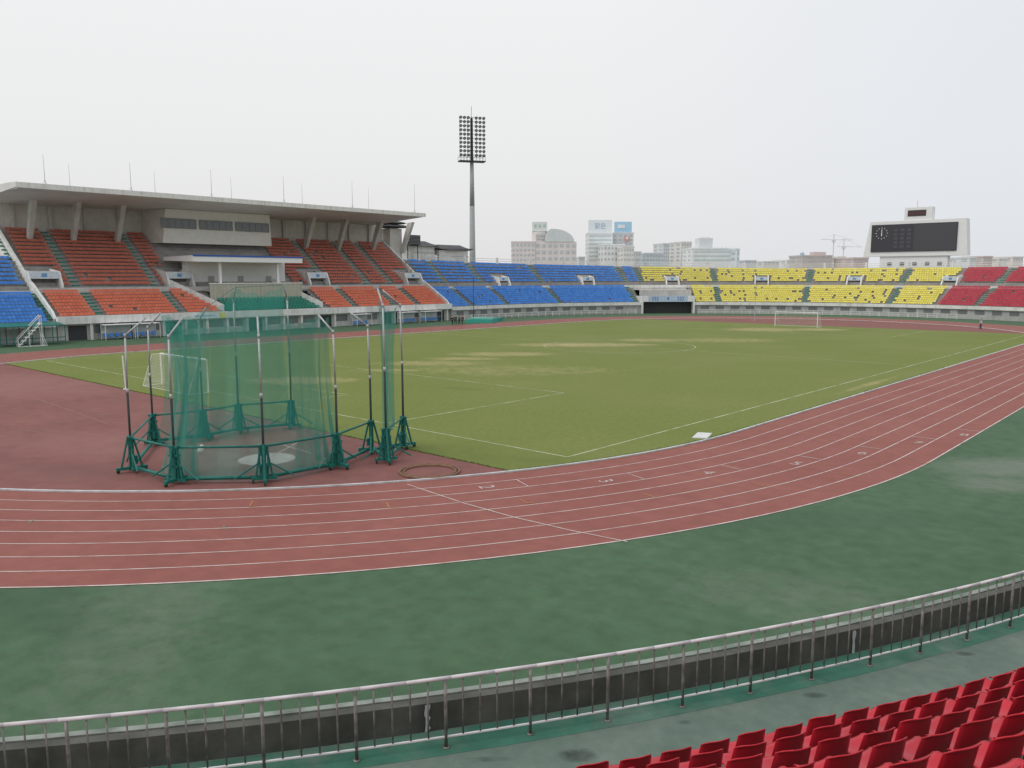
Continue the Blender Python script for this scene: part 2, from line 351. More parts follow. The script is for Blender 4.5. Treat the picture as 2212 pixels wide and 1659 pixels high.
for s_ in (-1,1):
    gline(m_,(s_*X0,-Y0),(s_*X0,Y0),wd,zz); gline(m_,(-X0,s_*Y0),(X0,s_*Y0),wd,zz+.001)
    for (hx,dy) in ((20.16,16.5),(9.16,5.5)):
        gline(m_,(-hx,s_*Y0),(-hx,s_*(Y0-dy)),wd,zz);gline(m_,(hx,s_*Y0),(hx,s_*(Y0-dy)),wd,zz);gline(m_,(-hx,s_*(Y0-dy)),(hx,s_*(Y0-dy)),wd,zz+.002)
gline(m_,(-X0,0),(X0,0),wd,zz+.002)
for i in range(48):
    a=2*PI*i/48;b=2*PI*(i+1)/48; gline(m_,(9.15*math.cos(a),9.15*math.sin(a)),(9.15*math.cos(b),9.15*math.sin(b)),wd,zz+.001)
struct(m_.build('pitch_markings',Mp))
cc=gp(577,992)
m_=MB(); P=[(cc.x+1.28*math.cos(2*PI*i/40),cc.y+1.28*math.sin(2*PI*i/40),.018) for i in range(40)]; m_.add(P,[tuple(range(40))])
struct(m_.build('throwing_circle',mat('pale_worn_concrete',(.42,.39,.38),.9,.15,3.)))
m_=MB(); cg=gp(560,995); P=[(cg.x+4.1*math.cos(2*PI*i/40),cg.y+4.1*math.sin(2*PI*i/40),.013) for i in range(40)]; m_.add(P,[tuple(range(40))])
struct(m_.build('cage_floor_surface',mat('dull_grey_red_rubber',(.19,.105,.098),.9,.15,1.,(.22,.14,.13),.4)))
# ---------------------------------------------------------------- stands profiles
LB=[59.45+.74*k for k in range(9)]
def zlb(k): return 2.45+.42*k
UB=[67.4+.8*k for k in range(7)]
def mlt(s):
    if s<0: return 1.35
    return 1+.62*max(0,min(1,(112-s)/84))
def zub(s,k): return 7.0+.43*(k+.3)*mlt(s)
S0,S1=-43.,28.2
def sweep(mb,s0,s1,prof,st=2.5):
    n=max(1,int(math.ceil((s1-s0)/st)));o=len(mb.v);k=None
    for i in range(n+1):
        t=s0+(s1-s0)*i/n; p=prof(t); k=len(p)
        for (r,z) in p: mb.v.append(tuple(PO(t,r,z)))
    for i in range(n):
        for j in range(k-1): mb.f.append((o+i*k+j,o+i*k+j+1,o+(i+1)*k+j+1,o+(i+1)*k+j)); mb.m.append(0)
def prof_lb(s):
    p=[(59.0,2.1)]
    for k,r in enumerate(LB): p+=[(r-.25,zlb(k)-.35 if k==0 else zlb(k-1)),(r-.25,zlb(k))]
    p+=[(66.1,zlb(8)),(66.1,5.9)]
    return p
def prof_ub(s):
    p=[(66.1,5.9),(67.1,5.9),(67.1,zub(s,0))]
    for k in range(1,7): p+=[(UB[k]-.3,zub(s,k-1)),(UB[k]-.3,zub(s,k))]
    p+=[(73.3,zub(s,6)),(73.3,zub(s,6)+.55),(73.6,zub(s,6)+.55),(73.6,zub(s,6)-.1),(76.5,zub(s,6)-.1),(76.5,-1.)]
    return p
LMr=[59.75+.76*k for k in range(8)]
def zlm(k): return 3.0+.43*k
UM=[67.7+.78*k for k in range(15)]
def zum(k): return 7.1+.56*k
def prof_lm(s):
    p=[(59.3,2.9)]
    for k,r in enumerate(LMr): p+=[(r-.28,zlm(k)-.43 if k else 2.9),(r-.28,zlm(k))]
    return p+[(66.2,zlm(7)),(66.2,6.3)]
def prof_um(s):
    p=[(66.2,6.3),(67.4,6.3),(67.4,zum(0))]
    for k in range(1,15): p+=[(UM[k]-.28,zum(k-1)),(UM[k]-.28,zum(k))]
    return p+[(79.6,zum(14))]
SEC_end=178.
gA=sof(1387,59,0); gB=sof(1497,59,0)
sBY=sof(1408,59,2.5); sYR=sof(2018,59,2.5)
bowl=empty('bowl_grandstand',(-30,100,0),'long curved concrete grandstand with blue, yellow and red seat blocks at the far end','grandstand')
for a,b in ((S1,gA),(gB,SEC_end)):
    m_=MB(); sweep(m_,a,b,prof_lb); m_.build('lower_tier',M['tread'],bowl)
m_=MB(); sweep(m_,gA,gB,lambda s:[(59.4,2.75),(61,2.75),(61,5.4),(66.1,5.4),(66.1,5.9)]); m_.build('gate_roof_slab',M['conc'],bowl)
m_=MB(); sweep(m_,S1,SEC_end,prof_ub); m_.build('upper_tier',M['tread'],bowl)
Mfw=mat('grey_front_wall',(.46,.46,.45),.9,.1,2.,(.37,.37,.36),.5,streak=.2)
for a,b in ((S1+.1,gA-.4),(gB+.4,SEC_end)):
    m_=MB(); m_.seg(a,b,58.55,59.05,1.95,2.62); m_.build('coping',M['coping'],bowl)
    m_=MB(); m_.seg(a,b,58.95,59.3,-.2,1.94); m_.build('front_wall',Mfw,bowl)
m_=MB(); m_.seg(S1+.1,SEC_end,66.05,66.25,5.86,6.5); m_.build('walkway_wall',M['coping'],bowl)
def zr(s): return zub(s,6)
m_=MB(); n=60
for i in range(n):
    a=S1+(SEC_end-S1)*i/n; b=S1+(SEC_end-S1)*(i+1)/n
    za,zb=zr(a),zr(b)
    m_.add([PO(a,76.3,za-.3),PO(b,76.3,zb-.3),PO(b,76.3,zb+.85),PO(a,76.3,za+.85),PO(a,76.6,za-.3),PO(b,76.6,zb-.3),PO(b,76.6,zb+.85),PO(a,76.6,za+.85)],[(0,1,2,3),(7,6,5,4),(3,2,6,7)])
m_.build('rim_parapet',M['coping'],bowl)
s=S1+12
while s<SEC_end:
    z=zr(s); n_,t_=frame(s)
    q=MB(); q.ob(PO(s,76.0,z+.9),n_*.16,t_*.22,V((0,0,1.15))); q.build('rim_post',M['coping'],bowl); s+=7.2
for (r,dz) in ((76.0,1.75),(76.0,1.25)):
    q=MB(); pts=[PO(S1+10+j*2.6,r,zr(S1+10+j*2.6)+dz) for j in range(int((SEC_end-S1-10)/2.6))]; q.poly(pts,.06,5); q.build('rim_rail',M['coping'],bowl)
s=S1+2.5
while s<SEC_end-3:
    if not (gA-3<s<gB+1.5):
        n_,t_=frame(s); q=MB(); q.ob(PO(s,58.93,1.35),n_*.03,t_*.95,V((0,0,.38))); q.build('window',M['glass'],bowl)
    s+=3.4
gm=(gA+gB)/2
for a,b in ((gA-.35,gA+.05),(gB-.05,gB+.35)):
    q=MB(); q.seg(a,b,58.3,63,-.1,4.0); q.build('gate_pier',M['coping'],bowl)
q=MB(); q.seg(gA+.06,gB-.06,60.5,60.8,0,2.9); q.build('gate_shade_panel',M['dark'],bowl)  # dark slab painted as the shade inside the tunnel
q=MB(); q.seg(gA+.06,gB-.06,58.4,59.0,2.7,4.1); gs=q.build('gate_sign',mat('pale_blue_sign',(.46,.58,.70),.5),bowl)
n_,t_=frame(gm)
def face_text(txt,size,pos,nrm,mt,parent,name):
    nrm=V(nrm).normalized(); x=V((0,0,1)).cross(nrm); o=textmesh(name,txt,size,mt)
    mw=Matrix(((x.x,0,nrm.x,pos[0]),(x.y,0,nrm.y,pos[1]),(0,1,0,pos[2]),(0,0,0,1)))
    if parent: o.parent=parent; o.matrix_parent_inverse=pw(parent).inverted()
    o.matrix_basis=mw
    return o
face_text('4',1.2,PO(gm,58.36,3.4),-n_,M['bluepaint'],gs,'gate_number')
q=MB()
for sg in (-1,1):
    for k in range(3):
        c=PO(gm+sg*(2.2+k*.55),58.37,3.4); tt=t_*sg
        q.add([c+V((0,0,.45)),c+V((0,0,.45))+tt*.2,c+tt*.55,c+tt*.35],[(0,1,2,3)]); q.add([c+V((0,0,-.45)),c+V((0,0,-.45))+tt*.2,c+tt*.55,c+tt*.35],[(3,2,1,0)])
q.build('chevron',M['bluepaint'],gs)
for a,b in ((gA+.06,gA+1.3),(gB-1.3,gB-.06)):
    q=MB(); q.seg(a,b,58.36,58.39,2.75,4.05); q.build('sign_end_panel',M['white'],gs)
blk=empty('corner_grandstand',(-59,-55,0),'corner grandstand with blue seats at the left edge beside the roofed stand','grandstand')
m_=MB(); sweep(m_,-75,S0,prof_lb); m_.build('lower_tier',M['tread'],blk)
m_=MB(); sweep(m_,-75,S0,prof_ub); m_.build('upper_tier',M['tread'],blk)
m_=MB(); m_.seg(-75,S0-.1,58.55,59.05,1.95,2.62); m_.build('coping',M['coping'],blk)
m_=MB(); m_.seg(-75,S0-.1,58.95,59.3,-.2,1.94); m_.build('front_wall',M['conc'],blk)
m_=MB(); m_.seg(-75,S0-.1,66.05,66.25,5.86,6.6); m_.build('walkway_wall',M['coping'],blk)
main=empty('roofed_grandstand',(-66,-7,0),'roofed main grandstand filled with orange seats along the far left side','grandstand')
vA=sof(478,61,3.2); vB=sof(694,61,3.2)
for a,b in ((S0,vA),(vB,S1)):
    m_=MB(); sweep(m_,a,b,prof_lm,6); m_.build('lower_tier',M['tread'],main)
m_=MB(); sweep(m_,S0,S1,prof_um,6); m_.build('upper_tier',M['tread'],main)
m_=MB(); m_.seg(S0,S1,58.5,59.35,2.25,3.25); m_.build('coping',M['coping'],main)
m_=MB(); m_.seg(S0,S1,59.4,59.6,-.2,2.24); m_.build('front_wall',M['conc'],main)
s=S0+1.5; k=0
while s<S1-2:
    q=MB(); q.seg(s,s+2.3,59.33,59.38,.05 if k%4==0 else .9,2.0); q.build('doorway' if k%4==0 else 'window',M['dark'] if k%4==0 else M['glass'],main)  # doorways are dark plates standing for the shade within
    q=MB(); q.seg(s+2.6,s+2.95,58.9,59.39,-.1,2.24); q.build('pillar',M['coping'],main)
    s+=3.3; k+=1
m_=MB(); m_.seg(S0,S1,66.1,66.35,6.25,6.95); m_.build('walkway_wall',M['conc'],main)
for sE,sg in ((S0,1),(S1,-1)):
    q=MB(); pts=[(59.2,3.0),(60,3.9),(66.1,7.4),(67.4,8.0),(79.6,16.3)]; lo=[(59.2,0),(60,0),(66.1,0),(67.4,0),(79.6,0)]
    o0=[PO(sE-.15,r,z) for r,z in pts+lo[::-1]]; o1=[PO(sE+.15,r,z) for r,z in pts+lo[::-1]]
    n=len(o0); fs=[]
    for i in range(4): fs+=[(i,i+1,n-2-i,n-1-i)]
    q.add(o0+o1,fs+[tuple(n+a for a in f[::-1]) for f in fs]+[(i,i+1,n+i+1,n+i) for i in range(4)])
    q.build('side_wall',M['coping'],main)
m_=MB(); m_.seg(S0,S1,79.6,79.9,0,19.6); m_.build('back_wall',M['beige'],main)
rf=MB(); RZ=[(63.6,20.05),(63.6,20.65),(66,20.78),(82,20.6),(82,19.6),(79,19.1),(66,19.9)]
k=len(RZ); a=[PO(S0-1.9,r,z) for r,z in RZ]; b=[PO(S1-2.2,r,z) for r,z in RZ]
rf.add(a+b,[(i,(i+1)%k,k+(i+1)%k,k+i) for i in range(k)]+[tuple(range(k))[::-1],tuple(range(k,2*k))])
roof=rf.build('roof',M['roofu'],main)
q=MB(); q.box(-63.58,-63.45,S0-2.0,S1-2.1,20.0,20.7); q.box(-82,-63.6,S0-2.0,S0-1.93,19.85,20.8); q.build('roof_fascia',M['fascia'],main)
for px in (60,155,250,655,727,800,865):
    y=sof(px,77.5,14.5)
    q=MB(); q.add([(-76.6,y-.30,13.4),(-77.4,y-.30,13.6),(-77.4,y+.30,13.6),(-76.6,y+.30,13.4),(-73.3,y-.36,19.7),(-74.8,y-.36,19.6),(-74.8,y+.36,19.6),(-73.3,y+.36,19.7)],[(0,1,2,3),(4,7,6,5),(0,4,5,1),(1,5,6,2),(2,6,7,3),(3,7,4,0)])
    q.build('roof_column',M['conc'],main)
for i in range(14):
    y=S0+2+i*5.05; q=MB(); q.box(-79.59,-79.1,y-.2,y+.2,15.4,19.1); q.build('rear_pillar',M['conc'],main)
pA=sof(340,74,15.5); pB=sof(584,74,15.5)
q=MB(); q.add([(-73.6,pA+.6,13.9),(-73.6,pB,13.9),(-73.9,pB,19.35),(-73.9,pA+1.4,19.35),(-79.5,pA,13.9),(-79.5,pB,13.9),(-79.5,pB,19.1),(-79.5,pA,19.1)],[(0,1,2,3),(4,7,6,5),(0,3,7,4),(1,5,6,2),(0,4,5,1),(3,2,6,7)])
pb=q.build('press_box',mat('pale_press_box_panels',(.72,.70,.65),.8,.05,1.5),main)
for (a,b) in ((346,425),(428,504),(508,583)):
    ya=sof(a,73.6,17)+.2; yb=sof(b,73.6,17)-.2
    q=MB(); q.box(-73.72,-73.6,ya,yb,16.35,17.75); w_=q.build('window',M['glass'],pb)
    q=MB(); n=5
    for i in range(n+1):
        y=ya+(yb-ya)*i/n; q.box(-73.63,-73.55,y-.04,y+.04,16.3,17.8)
    q.box(-73.64,-73.54,ya,yb,16.27,16.35); q.box(-73.64,-73.54,ya,yb,17.75,17.83); q.build('window_frame',M['bal'],w_)
cA=sof(420,62,11); cB=sof(655,62,11)
q=MB(); q.add([(-62.3,cA,10.75),(-62.3,cB,10.75),(-62.3,cB,11.7),(-62.3,cA,11.7),(-72,cA,11.05),(-72,cB,11.05),(-72,cB,11.6),(-72,cA,11.6)],[(0,1,2,3),(4,7,6,5),(0,3,7,4),(1,5,6,2),(0,4,5,1),(3,2,6,7)])
cano=q.build('box_canopy',M['white'],main)
q=MB(); q.box(-62.28,-62.2,cA-.02,cB+.02,11.55,11.78); q.build('blue_edge_trim',M['bluepaint'],cano)
q=MB(); q.box(-70,-68.5,vA-1.5,vB-2,6.3,10.9); q.build('box_back_wall',M['white'],main)
bA=sof(455,63,6.5); bB=sof(652,63,6.5)
q=MB(); q.box(-63.4,-63.1,bA,bB,4.3,7.35); q.box(-68.5,-63.4,bA,bB,6.2,6.4); tr=q.build('tribune_front',mat('drab_tribune_cladding',(.44,.43,.34),.8,.08,2.,(.38,.37,.29),.5),main)
q=MB(); n=22
for i in range(n+1):
    y=bA+(bB-bA)*i/n; q.box(-63.08,-63.04,y-.03,y+.03,4.5,7.3)
q.build('panel_rib',M['beige'],tr)
q=MB(); q.box(-63.42,-63.0,bA-.1,bB+.1,7.352,7.5); q.build('tribune_rail',M['coping'],tr)
for px in (475,600):
    y=sof(px,63.6,9); q=MB(); q.box(-63.9,-63.5,y-.2,y+.2,7.3,10.8); q.build('canopy_column',M['white'],main)
for y in (bA+3,(bA+bB)/2,bB-3):
    q=MB(); q.box(-68.45,-68.38,y-.5,y+.5,6.5,8.6); q.build('box_door',mat('dull_door_grey',(.42,.42,.40),.7),main)
m_=MB()
for k in range(5): m_.box(-60.3-.62*k-.62,-60.3-.62*k,vA,vB,2.6,3.0+.38*k)
m_.box(-60.3,-59.3,vA,vB,2.6,2.9)
m_.build('box_terrace',M['aisle'],main)
for (ya,yb,sg) in ((vA,vA-5.2,1),(vB-.2,vB-5.2,1)):
    q=MB(); a=V((-60.2,ya,0)); b=V((-67.3,yb,0)); d=(b-a).normalized(); nn=V((-d.y,d.x,0))*.14
    q.add([a-nn+V((0,0,2.8)),b-nn+V((0,0,6.3)),b-nn+V((0,0,8.2)),a-nn+V((0,0,4.2)),a+nn+V((0,0,2.8)),b+nn+V((0,0,6.3)),b+nn+V((0,0,8.2)),a+nn+V((0,0,4.2))],[(0,1,2,3),(7,6,5,4),(3,2,6,7),(0,3,7,4),(1,5,6,2)])
    q.build('stair_wall',M['coping'],main)
q=MB()
for k in range(10): q.box(-61-.6*k-.6,-61-.6*k,vA-2.6-.3*k,vA-.5-.3*k,2.9,3.2+.32*k)
q.build('stair',M['conc'],main)
q=MB(); ya=sof(415,58.4,2.6); yb=sof(486,58.4,2.6); q.box(-58.48,-58.44,ya,yb-1.,2.3,3.1); bn=q.build('banner',mat('white_banner_cloth',(.74,.78,.80),.8),main)
q=MB(); q.box(-58.48,-58.43,yb-.98,yb,2.3,3.1); q.build('yellow_banner_panel',mat('yellow_cloth',(.75,.70,.15),.8),bn)
q=MB()
for i in range(9):
    y=ya+.4+i*(yb-ya-2)/9.; q.box(-58.43,-58.42,y,y+.22,2.58,2.82)
q.build('banner_mark',mat('pale_blue_mark',(.25,.42,.65),.7),bn)
def vomitory(s,r,z0,h,wd,dp,parent):
    n_,t_=frame(s)
    q=MB(); f0=PO(s,r,0)
    for sg in (-1,1):
        a=f0+t_*sg*(wd/2); b=a+n_*dp; th=t_*.13
        top1=z0+h
        P=[a-n_*.9+V((0,0,z0)),b+V((0,0,z0)),b+V((0,0,top1+.4)),a+V((0,0,top1)),a-n_*.9+V((0,0,z0+h*.35))]
        q.add([p-th for p in P]+[p+th for p in P],[(0,1,2,3,4),(9,8,7,6,5),(3,2,7,8),(4,3,8,9),(0,4,9,5)])
    q.ob(f0+n_*dp/2+V((0,0,z0+h-.1)),n_*dp/2,t_*(wd/2-.13),V((0,0,.12)))
    v=q.build('entrance_portal',M['coping'],parent)
    q=MB(); q.ob(f0+n_*(dp*.5)+V((0,0,z0+h*.45)),n_*.05,t_*(wd/2-.14),V((0,0,h*.45))); q.build('portal_shade_panel',M['glass'],v)  # dark plate, not glazing: painted shade of the portal mouth
    q=MB(); q.ob(f0-n_*.06+V((0,0,z0+h*.82)),n_*.05,t_*(wd/2-.14),V((0,0,h*.17))); sg_=q.build('portal_sign',M['sign'],v)
    q=MB(); q.ob(f0-n_*.12+V((0,0,z0+h*.82)),n_*.01,t_*.35,V((0,0,h*.09))); q.build('sign_mark',M['signmark'],sg_)
vom_main=[sof(px,68,8) for px in (95,385,682,888)]
vom_bowl=[sof(px,67.5,7.5) for px in (1085,1268,1452,1646,1846,2055)]
for s in vom_main: vomitory(s,67.5,6.32,2.9,4.0,3.6,main)
for s in vom_bowl: vomitory(s,67.2,5.92,2.5,3.0,2.6,bowl)
aisM=[sof(px,59.5,3.2) for px in (115,222,395,770,855,905)]
def aisle(s,rows,zf,parent,wd=.9):
    n_,t_=frame(s); q=MB()
    for k,r in enumerate(rows):
        r1=rows[k+1] if k+1<len(rows) else r+.76
        z=zf(k); c=PO(s,(r+r1)/2-.27,z+.012); q.ob(c,n_*((r1-r)/2-.005),t_*wd/2,V((0,0,.012)))
        c=PO(s,r1-.27-.18,z+.13); q.ob(c,n_*.17,t_*wd/2*.98,V((0,0,.1)))
    q.build('aisle_stair',M['aisle'],parent)
for s in aisM:
    aisle(s,LMr,zlm,main); aisle(s,UM,zum,main)
aisB=[sof(px,59,2.5) for px in (1022,1100,1213,1376,1553,1738,1918,2107)]+[sBY+.2]
for s in aisB:
    if not gA-1<s<gB+.5: aisle(s,LB,zlb,bowl,1.)
    aisle(s,UB,lambda k,s=s:zub(s,k),bowl,1.)
aisL=[-52.,-63.]
for s in aisL: aisle(s,LB,zlb,blk,1.); aisle(s,UB,lambda k,s=s:zub(s,k),blk,1.)
# ---------------------------------------------------------------- seats
def seat_far_mb(mb,o,t,n,mi=0):
    f=-n; z=V((0,0,1))
    mb.ob(o+f*.17+z*.36,t*.22,f*.18,z*.03,mi)
    mb.ob(o-f*.03+z*.53,t*.225,f*.03,z*.18-f*.03,mi)
seatlist=[]
def addseats(s0,s1,rows,zf,colr,avoid,tier,sec,blocked=None,skipf=None):
    for k,r in enumerate(rows):
        s=s0+.5
        while s<s1-.4:
            st=.5*(59./r) if (s>A or s<-A) else .5
            ok=all(abs(s-a)>.72 for a in avoid)
            if ok and blocked and blocked(s,k): ok=False
            if ok and skipf and skipf(s,k): ok=False
            if ok:
                P=PO(s,r,zf(s,k)); pr=proj(P)
                if -60<pr[0]<W+90: seatlist.append((pr[2],colr,s,r,P.z,tier,k,sec,-5<pr[0]<W+5))
            s+=st
def blkM_up(s,k):
    if any(abs(s-v)<2.35 for v in vom_main) and k<5: return True
    if vA-4<s<vB-1.0 and k<7: return True
    if pA-.3<s<pB+.3 and UM[k]>72.9: return True
    return False
def bB_up(s,k): return any(abs(s-v)<1.8 for v in vom_bowl) and k<3
def hsh(a,b): return (math.sin(a*12.9898+b*78.233)*43758.5453)%1
def ysk(s,k): 
    g=int(s/2.4); u=(s/2.4)%1; c=hsh(g,k//4+3)
    if u<.10: return hsh(g,k)<.15
    if c<.25: return abs(u-.5)<.06 and hsh(g,k)<.45
    if c<.5: return k%4==1 and .3<u<.5
    if c<.65: return abs(u-.3)<.05 and hsh(g,k)<.6
    return hsh(int(s/.5),k)<.05
rsk=lambda s,k: hsh(int(s*2),k*3.1)<.01
addseats(S0+.4,vA-.3,LMr,lambda s,k:zlm(k),'orange',aisM,'lower','m',lambda s,k:s>vA-.9-.45*k,rsk)
addseats(vB+.3,S1-.3,LMr,lambda s,k:zlm(k),'orange',aisM,'lower','m',None,rsk)
addseats(S0+.4,S1-.3,UM,lambda s,k:zum(k),'shaded_orange',aisM,'upper','m',blkM_up,rsk)
for (a,b) in ((S1+.4,gA-.4),(gB+.5,sBY)): 
    if b>a: addseats(a,b,LB,lambda s,k:zlb(k),'blue',aisB,'lower','b',None,rsk)
addseats(max(gB+.5,sBY),sYR,LB,lambda s,k:zlb(k),'yellow',aisB,'lower','b',None,ysk)
addseats(sYR+.3,SEC_end-1,LB,lambda s,k:zlb(k),'fred',aisB,'lower','b',None,rsk)
addseats(S1+.4,sBY,UB,zub,'blue',aisB,'upper','b',bB_up,rsk)
addseats(sBY,sYR,UB,zub,'yellow',aisB,'upper','b',bB_up,ysk)
addseats(sYR+.3,SEC_end-1,UB,zub,'fred',aisB,'upper','b',bB_up,rsk)
addseats(-75,S0-.4,LB,lambda s,k:zlb(k),'blue',aisL,'lower','l',None,rsk)
addseats(-75,S0-.4,UB,zub,'blue',aisL,'upper','l',None,rsk)
# ---------------- near stand
tops=[gp(x,y,2.87) for x,y in ((1272,1655),(1530,1607),(1740,1562),(1972,1507),(2155,1452))]
dd_=[ (p-V((NX,NY,p.z))).length-RN+58.55 for p in tops]
r00=sum(dd_)/len(dd_)-.09
r00=max(59.9,min(61.5,r00))
NR=[r00+.79*k for k in range(9)]
E0=r00-.35
def znr(k): return 2.12+.43*k
near=empty('near_grandstand',(52,-72,2),'concrete terrace steps and worn walkway of the near stand under the red seats','grandstand')
SN0,SN1=LN_-38,LN_+38
def swp(pr,name,mt): 
    m_=MB(); sweep(m_,SN0,SN1,lambda s:pr,1.2); return m_.build(name,mt,near)
st_=[(1245,1632,.45,.28,.62),(1760,1502,.30,.16,.6),(2085,1412,.28,.14,.6),(1480,1560,.2,.12,.45),(1060,1640,.7,.12,.4)]
blob(M['walk'],[(gp(a,b,2.).x,gp(a,b,2.).y,c,d,YAW,k) for a,b,c,d,k in st_],(.042,.055,.05),5.,.9)
swp([(58.0,2.0),(E0,2.0)],'walkway_floor',M['walk'])
swp([(58.12,2.004),(58.72,2.004)],'painted_gutter',M['teal'])
p=[(E0,2.0)]
for k in range(12): p+=[(E0+.79*k,znr(k)),(E0+.79*(k+1),znr(k))]
tr_=MB(); sweep(tr_,SN0,SN1,lambda s:p,1.2); tr_.build('terrace_steps',M['walk'],near)
pr_=MB(); 
sweep(pr_,SN0,SN1,lambda s:[(57.85,0),(57.85,2.42),(58.1,2.42),(58.1,1.99)],1.2)
par=pr_.build('parapet',M['parapet'],near)
q=MB(); q.seg(SN0,SN1,57.82,57.93,2.424,2.44,1.2); q.build('parapet_edge',mat('pale_edge_strip',(.26,.29,.26),.8,.25,3.,(.13,.17,.14),1.3),par)
for px in (922,1846):
    best=None
    for i in range(400):
        s=SN0+(SN1-SN0)*i/400; x,y,D=proj(PO(s,58.1,2.2))
        if D>1 and (best is None or abs(x-px)<best[0]): best=(abs(x-px),s)
    s=best[1]; n_,t_=frame(s)
    q=MB(); c=PO(s,58.115,0)
    rr=random.Random(int(px)); L=[];Rr=[]
    for i in range(9):
        z=2.01+.40*i/8.; L.append(c-t_*(.02+rr.random()*.035)+V((0,0,z))); Rr.append(c+t_*(.015+rr.random()*.02)+V((0,0,z)))
    q.add(L+Rr,[(i,i+1,9+i+1,9+i) for i in range(8)]); q.build('joint_filler',mat('pale_mortar',(.50,.53,.53),.9),par)
def grid(mb,fn,nu,nv,th):
    top=[[fn(i/nu,j/nv) for j in range(nv+1)] for i in range(nu+1)]
    vs=[];
    def nrm(i,j):
        a=V(top[min(i+1,nu)][j])-V(top[max(i-1,0)][j]); b=V(top[i][min(j+1,nv)])-V(top[i][max(j-1,0)]); return a.cross(b).normalized()
    for i in range(nu+1):
        for j in range(nv+1): vs.append(V(top[i][j]))
    for i in range(nu+1):
        for j in range(nv+1): vs.append(V(top[i][j])-nrm(i,j)*th)
    k=(nu+1)*(nv+1); I=lambda i,j:i*(nv+1)+j; fs=[]
    for i in range(nu):
        for j in range(nv):
            fs.append((I(i,j),I(i+1,j),I(i+1,j+1),I(i,j+1))); fs.append((k+I(i,j),k+I(i,j+1),k+I(i+1,j+1),k+I(i+1,j)))
    for i in range(nu): fs.append((I(i,0),k+I(i,0),k+I(i+1,0),I(i+1,0))); fs.append((I(i,nv),I(i+1,nv),k+I(i+1,nv),k+I(i,nv)))
    for j in range(nv): fs.append((I(0,j),I(0,j+1),k+I(0,j+1),k+I(0,j))); fs.append((I(nu,j),k+I(nu,j),k+I(nu,j+1),I(nu,j+1)))
    mb.add(vs,fs)
def fpan(u,v):
    x=(u-.5)*2; y=.0+.41*v; wdt=.215*(1-.10*max(0,v-.75)/.25*abs(x))
    z=.40-.022*(1-x*x)-.03*math.sin(PI*min(1,v*1.1))*(1-x*x)*.7
    if v>.85: z-=.03*((v-.85)/.15)**2
    return (x*wdt,y,z+.012*abs(x)**6)
def fback(u,v):
    x=(u-.5)*2; wdt=.216-.018*v-(.022*((v-.8)/.2)**2 if v>.8 else 0)*abs(x)
    y=-.005-.085*v+.055*abs(x)**2.2
    z=.385+.365*v-(.030*abs(x)**4 if v>.9 else 0)
    if v>.93: y-=.022
    return (x*wdt,y,z)
ga,gb,gc=MB(),MB(),MB(); grid(ga,fpan,10,9,.014); grid(gb,fback,10,14,.014)
gc.ob((0,.12,.335),V((.16,0,0)),V((0,.02,0)),V((0,0,.03))); gc.tube((-.1,-.02,.34),(-.1,-.28,.20),.016); gc.tube((.1,-.02,.34),(.1,-.28,.20),.016); gc.tube((0,.12,.33),(0,.12,0),.022)
proto=empty('stadium_seat',(0,0,0),'x','seat')
ga.build('seat_pan',SM['red'][0],proto,True); gb.build('backrest',SM['red'][0],proto,True); gc.build('bracket',M['dpole'],proto)
used=False
stuff=MB(); SMATS=[];SIDX={}
for c_ in ('orange','shaded_orange','blue','yellow','fred','green','red'):
    for k,mm in enumerate(SM[c_]): SIDX[(c_,k)]=len(SMATS); SMATS.append(mm)
nnear=0
for k,r in enumerate(NR):
    s=SN0+.3; lst=[]
    while s<SN1:
        P=PO(s,r,znr(k)); n_,t_=frame(s)
        top=P+V((0,0,.75)); x,y,D=proj(top); x2,y2,D2=proj(P+V((0,0,.4))-n_*.3)
        vis=D>1.2 and ((-30<x<W+30 and y<H+25 and y>0) or (D2>1 and 0<x2<W+10 and 0<y2<H+10))
        lst.append((s,P,n_,t_,vis,x,y,D)); s+=.52*(59./r)
    vs=[q for q in lst if q[4]]; vs.sort(key=lambda q:q[5])
    for i,(s,P,n_,t_,v,x,y,D) in enumerate(vs):
        if not used: o=proto; used=True
        else:
            o=proto.copy(); col.objects.link(o)
            for ch in proto.children:
                c2=ch.copy(); col.objects.link(c2); c2.parent=o
        o.location=P; f=-n_; o.rotation_euler=(random.gauss(0,.02),0,math.atan2(f.y,f.x)-PI/2+random.gauss(0,.035))
        lab='red plastic seat, %s from the left in the %s row up from the walkway'%(ORD[min(i,29)],ORD[k])
        tag(o,lab,'seat','red seats of the near stand'); nnear+=1
    for (s,P,n_,t_,v,x,y,D) in lst:
        if not v and D>-1 and (W-200<x<W+2600 or y>H) and (P-C).length<22 and k<8:
            f=-n_; mi=SIDX[('red',0)]
            for g_ in (ga,gb):
                stuff.add([P+t_*a[0]*-1+f*a[1]+V((0,0,a[2])) for a in g_.v],[fc[::-1] for fc in g_.f],mi)
vis=sorted([q for q in seatlist if q[8] and proj(PO(q[2],q[3],q[4]+.5))[0]>3],key=lambda q:q[0]+(30 if 270<proj(PO(q[2],q[3],q[4]))[0]<900 else 0))
nind=max(0,296-nnear); chosen=set(id(q) for q in vis[:nind])
low={}
for c_ in ('blue','orange','shaded_orange'):
    for kk in range(3):
        b_=MB(); seat_far_mb(b_,V((0,0,0)),V((1,0,0)),V((0,-1,0))); o=b_.build('t',SM[c_][kk]); low[(c_,kk)]=o.data; bpy.data.objects.remove(o)
cn={'shaded_orange':'shade-darkened orange','orange':'orange','blue':'blue'}
